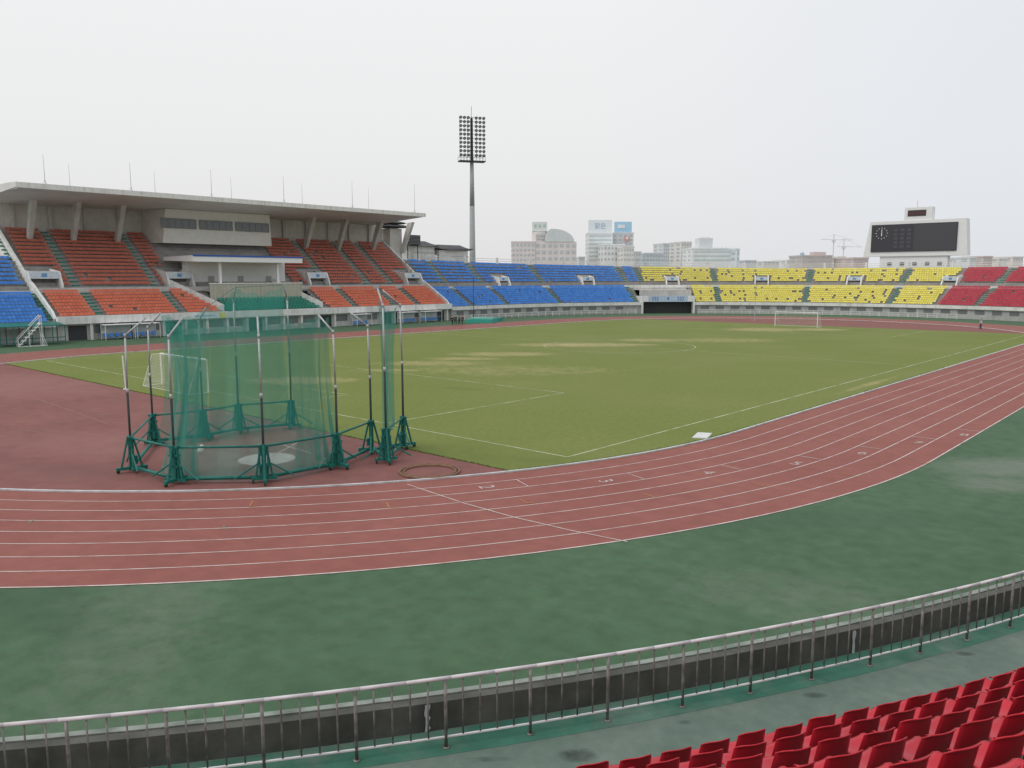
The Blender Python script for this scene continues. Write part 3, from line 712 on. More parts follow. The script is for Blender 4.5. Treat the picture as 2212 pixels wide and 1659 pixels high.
for q in seatlist:
    D,c_,s,r,z,tier,k,sec,v=q; n_,t_=frame(s); P=PO(s,r,z)
    kk=0 if len(SM[c_])<2 else min(len(SM[c_])-1,int(random.random()**2*len(SM[c_])))
    if id(q) in chosen:
        o=bpy.data.objects.new('stadium_seat',low[(c_,kk)]); col.objects.link(o); o.location=P; f=-n_; o.rotation_euler=(0,0,math.atan2(f.y,f.x)-PI/2)
        lab='small far %s seat, %s row of the %s tier at the left edge'%(cn[c_],ORD[k],tier)
        tag(o,lab,'seat','far %s seats, %s row, %s tier, left edge'%(cn[c_],ORD[k],tier))
    else: seat_far_mb(stuff,P,t_,n_,SIDX[(c_,kk)])
for k in range(5):
    y=vA+.8
    while y<vB-.6:
        seat_far_mb(stuff,V((-60.55-.62*k,y,3.0+.38*k)),V((0,1,0)),V((-1,0,0)),SIDX[('green',0)]); y+=.62
tag(stuff.build('stadium_seats',SMATS),'thousands of distant orange, blue, yellow and red seats filling the grandstands','seats',kind='stuff')
# ---------------------------------------------------------------- near railing
rail=empty('walkway_railing',(50,-73,2),'curved metal railing with pale silvery top rail along the near walkway','railing')
RR=58.55; base=2.0
pts=[]; s=SN0+1
while s<SN1-1: pts.append(s); s+=.6
q=MB(); q.poly([PO(s,RR,base+1.0) for s in pts],.027,8); q.build('top_rail',M['rail'],rail,True)
q=MB(); q.poly([PO(s,RR,base+.16) for s in pts],.018,6); q.build('bottom_rail',M['rail'],rail)
def snear(px):
    best=None
    for i in range(3000):
        s=SN0+(SN1-SN0)*i/3000.; x,y,D=proj(PO(s,RR,base+.5))
        if D>2 and (best is None or abs(x-px)<best[0]): best=(abs(x-px),s)
    return best[1]
pp=[snear(x) for x in (150,362,570,770,962,1145,1314,1475,1622,1757,1882,1991,2093,2186)]
sp_=abs(pp[-1]-pp[0])/(len(pp)-1)
allp=[pp[-1]-sp_*3+0,pp[-1]-sp_*2,pp[-1]-sp_]+pp[::-1]+[pp[0]+sp_*k for k in (1,2,3)]
nb=0
for i,s in enumerate(allp):
    n_,t_=frame(s); q=MB(); q.tube(PO(s,RR,base),PO(s,RR,base+.98),.023,8); q.tube(PO(s,RR,base),PO(s,RR,base+.02),.05,8); q.build('post',M['bal'],rail,True)
    if i+1<len(allp):
        for j in range(1,5):
            t=s+(allp[i+1]-s)*j/5.; q=MB(); 
            q.tube(PO(t,RR,base+.17),PO(t,RR,base+.975),.0125,6)
            if nb<98: q.build('baluster',M['bal'],rail,True); nb+=1
# ---------------------------------------------------------------- throwing cage
cage=empty('throwing_cage',(cc.x,cc.y,0),'hammer throwing cage of tall leaning poles hung with teal netting beside the pitch','cage')
cen=V((22.4,-62.2,0))
PB=[('P10',631,925,7.2),('P8',517,935,7.1),('P9',441,950,6.1),('P11',333,962,5.9),('P1',286,1020,5.9),('P2',380,1046,6.0),('P3',572,1043,6.0),('P4',730,1012,6.0),('P5',803,978,6.05),('P6',835,1000,7.1),('P7',872,968,7.0)]
PP={}
Mbf=M['tealmetal']
for nm,px,py,h in PB:
    b=gp(px,py); d=(cen-b); d.z=0; d.normalize()
    if nm in('P6','P7'): d=(gp(803,975)-b); d.z=0; d=d.normalized()
    t=V((-d.y,d.x,0)); top=b+V((0,0,h))+d*.05
    q=MB(); q.tube(b+V((0,0,.2)),b+V((0,0,h*.60)),.052,8); q.build('lower_pole',M['dpole'],cage,True)
    q=MB(); q.tube(b+V((0,0,h*.60)),top,.04,8); q.tube(b+V((0,0,h*.6-.1)),b+V((0,0,h*.6+.1)),.06,8); q.build('upper_pole',M['pole'],cage,True)
    tip=top+d*.85+V((0,0,.72)); q=MB(); q.tube(top,tip,.04,8); q.tube(top-V((0,0,.08)),top+V((0,0,.08)),.055,8); q.build('arm',M['pole'],cage,True)
    q=MB()
    q.ob(b+V((0,0,.20)),d*.62,t*.07,V((0,0,.06)))
    for sg in (-1,1):
        q.tube(b+d*sg*.42+V((0,0,.22)),b+d*sg*.09+V((0,0,1.6)),.045,6); q.tube(b+t*sg*.34+V((0,0,.22)),b+t*sg*.09+V((0,0,1.6)),.045,6)
        q.ob(b+t*sg*.16+V((0,0,.85)),d*.035,t*.035,V((0,0,.65)))
        q.tube(b+t*sg*1.15+V((0,0,.25)),b+t*sg*.2+V((0,0,.85)),.035,6)
    q.ob(b+V((0,0,.9)),d*.10,t*.10,V((0,0,.7)))
    q.ob(b+V((0,0,.20)),t*.50,d*.06,V((0,0,.055)))
    for hh in (.75,1.2,1.55): q.ob(b+V((0,0,hh)),d*.10,t*.22,V((0,0,.04)))
    q.ob(b+V((0,0,.55))+d*.12,d*.10,t*.16,V((0,0,.18)))
    bf=q.build('base_frame',Mbf,cage)
    for v_ in (d*.55,-d*.55,t*.45):
        q=MB(); c=b+v_+V((0,0,.08)); q.tube(c-t*.03,c+t*.03,.075,12); q.ob(c+V((0,0,.06)),d*.03,t*.045,V((0,0,.06))); q.build('caster',M['dpole'],bf)
    PP[nm]=(b,top,tip,d)
order=['P10','P8','P9','P11','P1','P2','P3','P4','P5']
for a,b in list(zip(order,order[1:]))+[('P6','P7'),('P5','P6')]:
    A_,B_=PP[a][0],PP[b][0]
    q=MB(); q.tube(A_+V((0,0,.24)),B_+V((0,0,.24)),.08,6); q.build('bottom_beam',Mbf,cage,True)
    if (a,b)!=('P5','P6'):
        q=MB(); q.tube(A_+V((0,0,1.52)),B_+V((0,0,1.52)),.05,6); q.build('mid_rail',Mbf,cage,True)
Mn=netmat('teal_net',(.045,.33,.26),.085,.215)
Mn2=netmat('gathered_teal_net',(.045,.33,.26),.085,.33)
def netpanel(A_,B_,parent,m=Mn,zb=.12,bul=.45,edge=(0,0),name='net',off=0.,ph=0.,fold=1.):
    (b0,t0,p0,d0),(b1,t1,p1,d1)=A_,B_
    nu=max(14,int((b1-b0).length*7)); nv=20; mb=MB(); uvs=[]
    Lw=(p1-p0).length*1.15
    for i in range(nu+1):
        u=i/nu
        for j in range(nv+1):
            v=j/nv
            tp=p0.lerp(p1,u); tp.z-=.42*4*u*(1-u)+.10*math.sin(u*17+ph)
            bt=(b0+d0*.45).lerp(b1+d1*.45,u); bt.z=zb+.12*math.sin(u*7+ph)
            p=tp.lerp(bt,v**.9); d=d0.lerp(d1,u)
            p+=d*(off+bul*math.sin(PI*v**.8)*(.7+.3*math.sin(u*PI)))
            k=(.35+.75*v)*fold
            p+=d*k*(.16*math.sin(u*11+v*2.5+ph)+.10*math.sin(u*23+v*3.5*math.sin(ph+u*3)+ph*2)+.05*math.sin(u*47-v*5))
            tt=(b1-b0).normalized()
            p+=tt*.12*math.sin(v*6+u*9+ph)*fold*.6*math.sin(PI*v)
            e=edge[0]*(1-u)+edge[1]*u
            p+=tt*e*math.sin(PI*v)
            mb.v.append(tuple(p)); uvs.append((u*Lw,v*6.6))
    for i in range(nu):
        for j in range(nv):
            k=i*(nv+1)+j; mb.f.append((k,k+nv+1,k+nv+2,k+1)); mb.m.append(0)
    o=mb.build(name,m,parent,True); ul=o.data.uv_layers.new(name='UVMap')
    for l in o.data.loops: ul.data[l.index].uv=uvs[l.vertex_index]
    return o
def mixP(a,b,k): return tuple(PP[a][j].lerp(PP[b][j],k) for j in range(4))
for i,(a,b) in enumerate(zip(order,order[1:])):
    if a=='P4': netpanel(PP[a],mixP('P4','P5',.35),cage,edge=(0,.25),ph=4); continue
    if a=='P11': continue
    if a=='P1': netpanel(mixP('P1','P2',.45),PP['P2'],cage,edge=(.3,0)); continue
    netpanel(PP[a],PP[b],cage,ph=i*1.7)
netpanel(mixP('P3','P4',.45),mixP('P4','P5',.1),cage,off=.22,ph=2.5,edge=(.35,.1),name='overlapping_net',fold=1.5)
netpanel(mixP('P1','P2',.5),mixP('P2','P3',.2),cage,off=.2,ph=5.5,edge=(.3,-.4),name='overlapping_net',fold=1.4)
b_,t_,p_,d_=PP['P6']; b2,t2,p2,d2=PP['P7']
netpanel((b_,t_,p_+V((0,0,-.3)),d_),(b2,t2,b2.lerp(b_,.35)+V((0,0,6.9)),d2),cage,m=Mn2,zb=1.2,bul=.1,edge=(.3,-.2),name='gathered_net',fold=.8)
q=MB()
for a,b in zip(order[:3],order[1:3]): q.tube(PP[a][2],PP[b][2],.012,5)
q.build('head_rope',Mbf,cage)
q=MB(); a=gp(432,975,.5); q.tube(a,a+V((-.5,.35,.1)),.13,14,.10); tag(q.build('white_tube_roll',M['white'],None,True),'short white tube roll resting inside the throwing cage','roll')
rc=gp(928,1020)
q=MB(); n=48; 
for (r_,z_) in ((1.28,.05),(1.12,.045)):
    q.poly([rc+V((r_*math.cos(2*PI*i/n),r_*math.sin(2*PI*i/n),z_)) for i in range(n+1)],.05,6)
for i in range(6):
    a=2*PI*i/6; q.tube(rc+V((1.12*math.cos(a),1.12*math.sin(a),.05)),rc+V((1.28*math.cos(a),1.28*math.sin(a),.05)),.03,5)
tag(q.build('steel_ring',mat('rusty_steel',(.21,.12,.075),.7,.3,5.)),'rusty steel throwing ring lying on the red surface by the kerb','ring')
q=MB(); p=gp(1517,942); q.ob(p+V((0,0,.03)),V((.35,.15,0)),V((-.25,.75,0)),V((0,0,.018))); q.ob(p+V((0,0,.052)),V((.30,.13,0)),V((-.21,.66,0)),V((0,0,.003)))
tag(q.build('white_board',mat('dull_white_board',(.64,.64,.63),.7,.12,4.)),'flat white board lying on the grass beside the track','board')
# ---------------------------------------------------------------- goals
Mgn1=netmat('near_goal_net',(.7,.7,.68),.12,.07,False)
Mgn=netmat('white_goal_net',(.7,.7,.68),.12,.07,False)
def quadnet(pts,parent,m):
    mb=MB(); mb.add(pts,[(0,1,2,3)]); o=mb.build('net',m,parent); ul=o.data.uv_layers.new(name='UVMap')
    a,b,c,d=[V(p) for p in pts]; uw=(b-a).length; vh=(d-a).length
    for l in o.data.loops: ul.data[l.index].uv=[(0,0),(uw,0),(uw,vh),(0,vh)][l.vertex_index]
def goal(a,b,back,label,m):
    a=V(a);b=V(b); g=empty('football_goal',(a+b)/2,label,'goal'); z=V((0,0,2.44)); bk=V((0,back,0))
    for p in (a,b):
        q=MB(); q.tube(p,p+z,.06,8); q.build('post',M['white'],g)
    q=MB(); q.tube(a+z,b+z,.06,8); q.build('crossbar',M['white'],g)
    q=MB()
    for p in (a,b): q.poly([p+z,p+z+bk*.45,p+bk+V((0,0,.05)),p+V((0,0,.05))],.02,6)
    q.tube(a+bk+V((0,0,.05)),b+bk+V((0,0,.05)),.02,6); q.build('net_support',M['white'],g)
    for p in (a,b): quadnet([p+V((0,0,.03)),p+bk+V((0,0,.05)),p+z+bk*.45,p+z],g,m)
    quadnet([a+bk+V((0,0,.05)),b+bk+V((0,0,.05)),b+z+bk*.45,a+z+bk*.45],g,m); quadnet([a+z,b+z,b+z+bk*.45,a+z+bk*.45],g,m)
ga_=gp(333,832); gb_=gp(435,846)
yy=(ga_.y+gb_.y)/2
goal((ga_.x,yy+.3,0),(ga_.x+7.32,yy+.3,0),-1.5,'white football goal on the near side of the pitch, seen through the teal cage net',Mgn1)
goal((-3.2,51.6,0),(4.1,51.6,0),1.8,'white football goal at the far end of the pitch below the scoreboard',Mgn)
q=MB(); p=gp(272,841); q.tube(p,p+V((.0,-.1,2.55)),.055,8); q.tube(p,p+V((0,0,.05)),.2,10); tag(q.build('marker_post',M['white']),'slim white upright post left of the nearer goal','post')
# ---------------------------------------------------------------- floodlight
tp=atD(1021,195); 
ft=empty('floodlight_tower',tp,'tall grey floodlight mast with a grid of round lamps behind the blue seats','floodlight')
zt=zat(255,195); zb_=zat(347,195); fc=(V((10,0,0))-tp); fc.z=0; fc.normalize(); sd_=V((-fc.y,fc.x,0))
q=MB(); q.tube(tp,tp+V((0,0,25)),.85,12,.58); q.tube(tp+V((0,0,25)),tp+V((0,0,zb_)),.58,12,.42); q.build('mast',mat('dull_mast_grey',(.34,.35,.36),.6,.1,2.),ft,True)
q=MB(); q.tube(tp+V((0,0,zb_)),tp+V((0,0,zt)),.36,8,.3); q.tube(tp+V((0,0,zt)),tp+V((0,0,zt+2.6)),.05,5); q.build('head_mast',M['dpole'],ft)
q=MB(); q.ob(tp+V((0,0,zb_-.2)),sd_*3.1,fc*1.1,V((0,0,.12)))
for i in range(9):
    x=-3.05+6.1*i/8; q.tube(tp+sd_*x+fc*1.1+V((0,0,zb_-.1)),tp+sd_*x+fc*1.1+V((0,0,zb_+.9)),.04,5); q.tube(tp+sd_*x-fc*1.1+V((0,0,zb_-.1)),tp+sd_*x-fc*1.1+V((0,0,zb_+.9)),.04,5)
for e_ in (1,-1): q.tube(tp+sd_*-3.05+fc*1.1*e_+V((0,0,zb_+.9)),tp+sd_*3.05+fc*1.1*e_+V((0,0,zb_+.9)),.05,5)
q.build('maintenance_platform',M['dpole'],ft)
hh=zt-zb_-1.2
q=MB()
for r_ in range(10):
    z=zb_+1.3+hh*r_/9.; q.tube(tp-sd_*2.9+fc*.35+V((0,0,z)),tp+sd_*2.9+fc*.35+V((0,0,z)),.05,5)
for x in (-2.9,-1.1,1.1,2.9): q.tube(tp+sd_*x+fc*.3+V((0,0,zb_+.6)),tp+sd_*x+fc*.3+V((0,0,zt)),.05,5)
q.build('lamp_frame',M['dpole'],ft)
Mlamp=mat('lamp_glass',(.34,.35,.33),.3); Mshell=mat('lamp_shell',(.12,.125,.12),.5)
for r_ in range(10):
    z=zb_+1.3+hh*r_/9.
    for x in (-2.75,-1.85,-.95,.95,1.85,2.75):
        c=tp+sd_*x+fc*.45+V((0,0,z)); dn=(fc*.85+V((0,0,-.5))).normalized()
        q=MB(); q.tube(c,c+dn*.35,.18,12,.39,cap=True); q.tube(c+dn*.352,c+dn*.36,.24,10,.24,mi=1); q.build('lamp',[Mshell,Mlamp],ft,False)
# ---------------------------------------------------------------- scoreboard
D_=204.; sbp=atD(1972,D_)
by=sbp.y; bx=sbp.x
sbd=empty('scoreboard',(bx,by,0),'large stadium scoreboard with round clock and dark display above the far rim','scoreboard')
def X_(px):
    d=ray(px,600); t=(by-CY)/d.y; return CX+d.x*t
def Z_(py,px=1972):
    d=ray(px,py); t=(by-CY)/d.y; return CZ+d.z*t
Msb=mat('clean_white_frame',(.78,.78,.77),.8,.04,2.)
x0,x1=X_(1862),X_(2086); z0,z1=Z_(553),Z_(476)
q=MB(); i0,i1=X_(1874),X_(2079)
q.add([(x0,by,z0),(x1,by,z0),(i1,by,z1),(i0,by,z1),(x0,by+3,z0),(x1,by+3,z0),(i1,by+3,z1),(i0,by+3,z1)],[(0,1,2,3),(7,6,5,4),(0,3,7,4),(1,5,6,2),(3,2,6,7),(0,4,5,1)])
q.build('board_housing',Msb,sbd)
q=MB(); q.box(X_(1878),X_(2062),by-.25,by-.002,Z_(543),Z_(483)); scr=q.build('display_panel',mat('faded_black_display',(.055,.055,.065),.5,.06),sbd)
q=MB(); q.box(X_(1969),X_(2060),by-.27,by-.24,Z_(541),Z_(485)); q.build('video_screen',mat('screen_grey',(.075,.075,.085),.4,.05),scr)
ck=V((X_(1900),by-.3,Z_(502))); 
q=MB()
for i in range(12):
    a=2*PI*i/12; c=ck+V((1.35*math.cos(a),0,1.35*math.sin(a))); q.ob(c,V((.13*math.cos(a),0,.13*math.sin(a))),V((0,.03,0)),V((-.06*math.sin(a),0,.06*math.cos(a))))
q.build('clock_tick',M['white'],scr)
q=MB(); q.ob(ck+V((.0,0,.5)),V((.06,0,0)),V((0,.03,0)),V((0,0,.55))); q.ob(ck+V((0,-.02,-.3)),V((.09,0,0)),V((0,.03,0)),V((0,0,.4))); q.build('clock_hand',M['white'],scr)
q=MB(); Mdim=mat('dim_display_cells',(.085,.085,.10),.5)
for r_ in range(5):
    for c_ in range(3):
        xx_=X_(1926+c_*14); q.box(xx_,xx_+.95,by-.28,by-.25,Z_(535-r_*9),Z_(529-r_*9))
q.build('score_cell',Mdim,scr)
q=MB(); q.box(X_(1945),X_(2004),by+.2,by+2.6,z1-.05,Z_(448)); hb=q.build('header_box',Msb,sbd)
q=MB(); q.box(X_(1952),X_(1991),by+.1,by+.2-.002,Z_(467),Z_(454)); dg=q.build('header_display',mat('header_black',(.06,.055,.058),.5),hb)
q=MB(); 
for i in range(5): xa=X_(1956+i*7); q.box(xa,xa+.4,by+.06,by+.1,Z_(464),Z_(458))
q.build('red_display_cell',mat('dull_red_display',(.15,.04,.045),.5),dg)
q=MB(); q.tube((X_(1968),by+1.5,Z_(448)),(X_(1968),by+1.5,Z_(432)),.05,5); q.build('antenna',M['pole'],hb)
q=MB(); q.box(X_(1897),X_(2043),by+.4,by+2.8,0,z0+.002); bs=q.build('board_base',Msb,sbd)
for i in range(5):
    q=MB(); xa=X_(1914+i*27); q.box(xa,xa+1.0,by+.3,by+.4,Z_(574),Z_(566)); q.build('window',M['glass'],bs)
# ---------------------------------------------------------------- pavilions
def tiled(name,sa,sb,ra,rb,z0,z1,zr,label):
    e=empty(name,PO((sa+sb)/2,(ra+rb)/2,0),label,'building')
    q=MB(); q.seg(sa,sb,ra,rb,0,z1); wl=q.build('wall',M['coping'],e)
    n_,t_=frame((sa+sb)/2)
    q=MB(); q.seg(sa-.05,sb+.05,ra-.06,ra-.01,z1-1.5,z1-1.2); q.build('wall_band',M['conc'],wl)
    q=MB(); ov=1.0
    c=PO((sa+sb)/2,(ra+rb)/2,0); hl=(PO(sa,(ra+rb)/2)-PO(sb,(ra+rb)/2)).length/2+ov; hw=(rb-ra)/2+ov
    rows=[(1,0),(.72,.22),(.5,.5),(.3,1.)]
    for j in range(len(rows)):
        kk,zf=rows[j]
        for i in range(40):
            a=i/40.*4; side=int(a); u=a-side
            cr_=[(-1,-1),(1,-1),(1,1),(-1,1)]; p0=cr_[side];p1=cr_[(side+1)%4]
            x=p0[0]+(p1[0]-p0[0])*u; y=p0[1]+(p1[1]-p0[1])*u
            lift=.45*(abs(2*u-1)**3)*(kk**3)
            q.v.append(tuple(c+t_*x*(hl-(1-kk)*hw)+n_*y*hw*kk*(1 if j<3 else .05)+V((0,0,z1+zf*(zr-z1)+lift))))
    for j in range(len(rows)-1):
        for i in range(40): q.f.append((j*40+i,j*40+(i+1)%40,(j+1)*40+(i+1)%40,(j+1)*40+i)); q.m.append(0)
    q.f.append(tuple(range(40))); q.m.append(0)
    q.build('roof',M['tile'],e)
sc_=sof(938,79,12); sb=sof(1003,79,12); sa0=sof(886,79,12)
Dp=hd(PO((sc_+sb)/2,79))
tiled('tiled_pavilion',sc_,sb,77.5,81,0,zat(541,Dp),zat(529,Dp),'white pavilion with dark curved tiled roof beside the blue seats')
tiled('tiled_gatehouse',sa0,sc_-.8,78,82,0,zat(533,Dp-4),zat(521,Dp-4),'taller white gatehouse with dark tiled roof next to the roofed stand')
pc=PO(sof(895,76,14),76.5,0); Dq=hd(pc); zc=zat(518,Dq)
e=empty('louvred_box',(pc.x,pc.y,10),'black louvred box on a frame at the end of the roofed stand','box')
q=MB(); q.ob(pc+V((0,0,zc)),V((.6,0,0)),V((0,1.7,0)),V((0,0,1.0))); q.build('box_shell',M['black'],e)
q=MB()
for i in range(6): q.ob(pc+V((.64,0,zc-.8+.3*i)),V((.03,0,0)),V((0,1.6,0)),V((0,0,.06)))
q.build('louvre',mat('louvre_grey',(.2,.2,.2),.6),e)
for sg in (-1.4,1.4):
    q=MB(); q.tube(pc+V((0,sg,zc-4)),pc+V((0,sg,zc-1)),.1); q.build('support',M['dpole'],e)
pe=PO(S1+2,79,0); Dq=hd(pe); ze=zat(488,Dq)
e=empty('eaves_tower',(pe.x,pe.y,0),'beige stair tower with dark tiled eaves tucked behind the right end of the roofed stand','building')
q=MB(); q.ob(pe+V((0,0,(ze-.6)/2)),V((1.6,0,0)),V((0,1.6,0)),V((0,0,(ze-.6)/2))); q.build('wall',M['beige'],e)
q=MB()
for k,(zz_,w2) in enumerate(((ze-.4,3.0),(ze+.35,2.4))):
    q.add([pe+V((-w2,-w2,zz_+.25)),pe+V((w2,-w2,zz_+.25)),pe+V((w2,w2,zz_+.25)),pe+V((-w2,w2,zz_+.25)),pe+V((-w2*.6,-w2*.6,zz_+.6)),pe+V((w2*.6,-w2*.6,zz_+.6)),pe+V((w2*.6,w2*.6,zz_+.6)),pe+V((-w2*.6,w2*.6,zz_+.6)),pe+V((-w2*.8,-w2*.8,zz_)),pe+V((w2*.8,-w2*.8,zz_)),pe+V((w2*.8,w2*.8,zz_)),pe+V((-w2*.8,w2*.8,zz_))],
     [(0,1,5,4),(1,2,6,5),(2,3,7,6),(3,0,4,7),(4,5,6,7),(8,9,1,0),(9,10,2,1),(10,11,3,2),(11,8,0,3),(11,10,9,8)])
q.build('eaves',M['tile'],e)
# ---------------------------------------------------------------- lightning rods
for i,(px,y0) in enumerate(((99,332),(153,353),(285,350),(338,370),(458,366),(502,382),(615,380),(654,395),(761,390),(797,403),(896,397))):
    r_=66. if i%2==0 else 80.
    s=sof(px,r_,21); p=PO(s,r_,20.75 if r_<70 else 20.6); zt_=zat(y0,hd(p)); 
    q=MB(); q.tube(p,p+V((0,0,(zt_-p.z)*.5)),.05,6,.04); q.tube(p+V((0,0,(zt_-p.z)*.5)),V((p.x,p.y,zt_)),.035,5,.02)
    for k in range(3):
        a=2*PI*k/3; q.tube(p+V((.4*math.cos(a),.4*math.sin(a),.02)),p+V((0,0,.8)),.02,4)
    tag(q.build('lightning_rod',M['pole']),'thin lightning rod on the stand roof, %s from the left'%ORD[i],'lightning rod','lightning rods along the stand roof')
# ---------------------------------------------------------------- perimeter fence
for (fA,fB,lb,zs) in ((gB+1,150.,'low white rail fence along the foot of the far curved stand',(.95,.5,.15)),(S1+2,gA-2,'low white rail fence at the foot of the blue seat blocks',(.95,.5))):
    pf=empty('perimeter_fence',PO((fA+fB)/2,57.2,0),lb,'fence'); s=fA
    while s<fB:
        qq=MB(); n_,t_=frame(s); qq.ob(PO(s,57.2,.5),n_*.05,t_*.05,V((0,0,.5))); qq.build('post',M['coping'],pf); s+=2.0
    for z in zs:
        qq=MB(); n=int((fB-fA)/2); qq.poly([PO(fA+(fB-fA)*i/n,57.2,z) for i in range(n+1)],.04,5); qq.build('rail',M['coping'],pf)
# ---------------------------------------------------------------- dugouts
Mhz=mat('hazy_panel',(.5,.52,.52),.4)
for i,(pa,pb_) in enumerate(((224,290),(296,345),(768,800),(866,902),(915,952))):
    ya=sof(pa,57.4,0); yb=sof(pb_,57.4,0)
    e=empty('team_shelter',(-57.6,(ya+yb)/2,0),'white framed shelter with blue bench seats, %s from the left'%ORD[i],'shelter','shelters below the roofed stand')
    q=MB(); q.box(-58.5,-56.9,ya,yb,1.98,2.06); q.build('shelter_roof',M['white'],e)
    q=MB(); q.box(-58.5,-58.45,ya,yb,.1,1.97); q.build('back_panel',Mhz,e)
    for y in (ya+.04,yb-.04):
        q=MB(); q.tube((-57,y,0),(-57,y,1.97),.04,6); q.tube((-58.4,y,0),(-58.4,y,1.97),.04,6); q.tube((-58.4,y,1.0),(-57,y,1.0),.03,6); q.build('shelter_frame',M['white'],e)
    n=max(2,int((yb-ya)/.75))
    for k in range(n):
        y=ya+.4+(yb-ya-.8)*k/(n-1); q=MB(); q.box(-58.1,-57.65,y-.24,y+.24,.40,.46); q.box(-58.16,-58.1,y-.24,y+.24,.42,.85); q.tube((-57.9,y,0),(-57.9,y,.4),.03,6); q.build('bench_seat',SM['blue'][1],e)
ya=sof(-20,56,2.3,-75,0); yb=sof(135,56,2.3)
e=empty('green_shelter',(-55,(ya+yb)/2,0),'long teal framed shelter below the blue seats at the left edge','shelter')
q=MB(); q.add([(-57.8,ya,2.6),(-57.8,yb,2.6),(-54.6,yb,2.35),(-54.6,ya,2.35),(-57.8,ya,2.75),(-57.8,yb,2.75),(-54.6,yb,2.45),(-54.6,ya,2.45)],[(0,1,2,3),(7,6,5,4),(3,2,6,7),(1,5,6,2),(0,3,7,4)]); q.build('shelter_roof',M['tealmetal'],e)
for k in range(7):
    y=ya+(yb-ya)*k/6.
    for xx_,zz_ in ((-54.8,2.36),(-57.6,2.6)):
        q=MB(); q.tube((xx_,y,0),(xx_,y,zz_),.06,6); q.build('shelter_post',M['tealmetal'],e)
for zz_ in (.9,.4):
    q=MB(); q.tube((-54.8,ya,zz_),(-54.8,yb,zz_),.05,6); q.build('cross_rail',M['tealmetal'],e)
p0=gp(38,749); p1=gp(100,746)
e=empty('mobile_steps',(p0+p1)/2,'white metal judges steps with handrails on the green apron at far left','steps')
d=(p1-p0); Ln=d.length; d.normalize(); n_=V((-d.y,d.x,0))
for k in range(7):
    q=MB(); q.ob(p0+d*(Ln*.12*k+.3)+V((0,0,.4*(k+1)-.1)),d*.22,n_*.6,V((0,0,.03))); q.build('tread',M['white'],e)
for sg in (-1,1):
    q=MB(); a=p0+n_*.6*sg; q.tube(a,a+d*Ln*.85+V((0,0,2.9)),.05,6); q.tube(a+V((0,0,.9)),a+d*Ln*.85+V((0,0,3.8)),.04,6); q.tube(a,a+V((0,0,.9)),.04,6)
    q.tube(a+d*Ln*.85,a+d*Ln*.85+V((0,0,3.8)),.05,6); q.tube(a+d*Ln*.4,a+d*Ln*.4+V((0,0,2.3)),.04,6); q.tube(a,a+d*Ln,.05,6); q.tube(a+d*Ln,a+d*Ln*.85+V((0,0,1.6)),.04,6); q.build('side_frame',M['white'],e)
# ---------------------------------------------------------------- mats and poles
mp_=gp(1040,697)
e=empty('landing_mat',mp_,'teal high jump landing mat pile on the far track edge','mat')
q=MB(); q.ob(mp_+V((0,0,.35)),V((2.2,1.2,0)),V((-1,1.8,0)),V((0,0,.33))); q.build('mat_body',mat('teal_mat_cover',(.05,.36,.29),.5,.1),e)
q=MB(); q.ob(mp_+V((.2,.2,.80)),V((1.8,1.0,0)),V((-.7,1.3,0)),V((0,0,.1))); q.build('mat_top',mat('pale_teal_cover',(.14,.45,.37),.5,.1),e)
p=gp(1068,693); q=MB(); q.ob(p+V((0,0,.3)),V((1.2,.5,0)),V((-.5,1.2,0)),V((0,0,.28))); q.ob(p+V((0,0,.6)),V((1.1,.45,0)),V((-.45,1.1,0)),V((0,0,.02))); tag(q.build('small_mat',mat('green_mat',(.04,.28,.23),.5)),'smaller green mat right of the landing mat pile','mat')
for i,(px,py,yt,mt,lb) in enumerate(((1023,692,598,'dpole','thin dark pole standing by the landing mats in front of blue seats'),(1630,692,596,'pole','thin grey pole standing in front of the yellow seats'))):
    p=gp(px,py); q=MB(); q.tube(p,V((p.x,p.y,zat(yt,hd(p)))),.07,6,.04); q.tube(p,p+V((0,0,.1)),.25,8); tag(q.build('thin_pole',M[mt]),lb,'pole')
# ---------------------------------------------------------------- people
def skin(name,verts,edges,rad,mt,parent,root=0,sub=1):
    me=bpy.data.meshes.new(name); me.from_pydata([tuple(v) for v in verts],edges,[]); o=bpy.data.objects.new(name,me); col.objects.link(o)
    o.modifiers.new('s','SKIN')
    for i,r in enumerate(rad): me.skin_vertices[0].data[i].radius=(r,r); me.skin_vertices[0].data[i].use_root=(i==root)
    m2=o.modifiers.new('b','SUBSURF'); m2.levels=sub; m2.render_levels=sub
    bpy.context.view_layer.update(); dg=bpy.context.evaluated_depsgraph_get(); me2=bpy.data.meshes.new_from_object(o.evaluated_get(dg)); bpy.data.objects.remove(o)
    me2.materials.clear(); me2.materials.append(mt); me2.polygons.foreach_set('use_smooth',[True]*len(me2.polygons))
    r=bpy.data.objects.new(name,me2); col.objects.link(r); r.parent=parent; return r
Msk=mat('skin',(.45,.27,.19),.6)
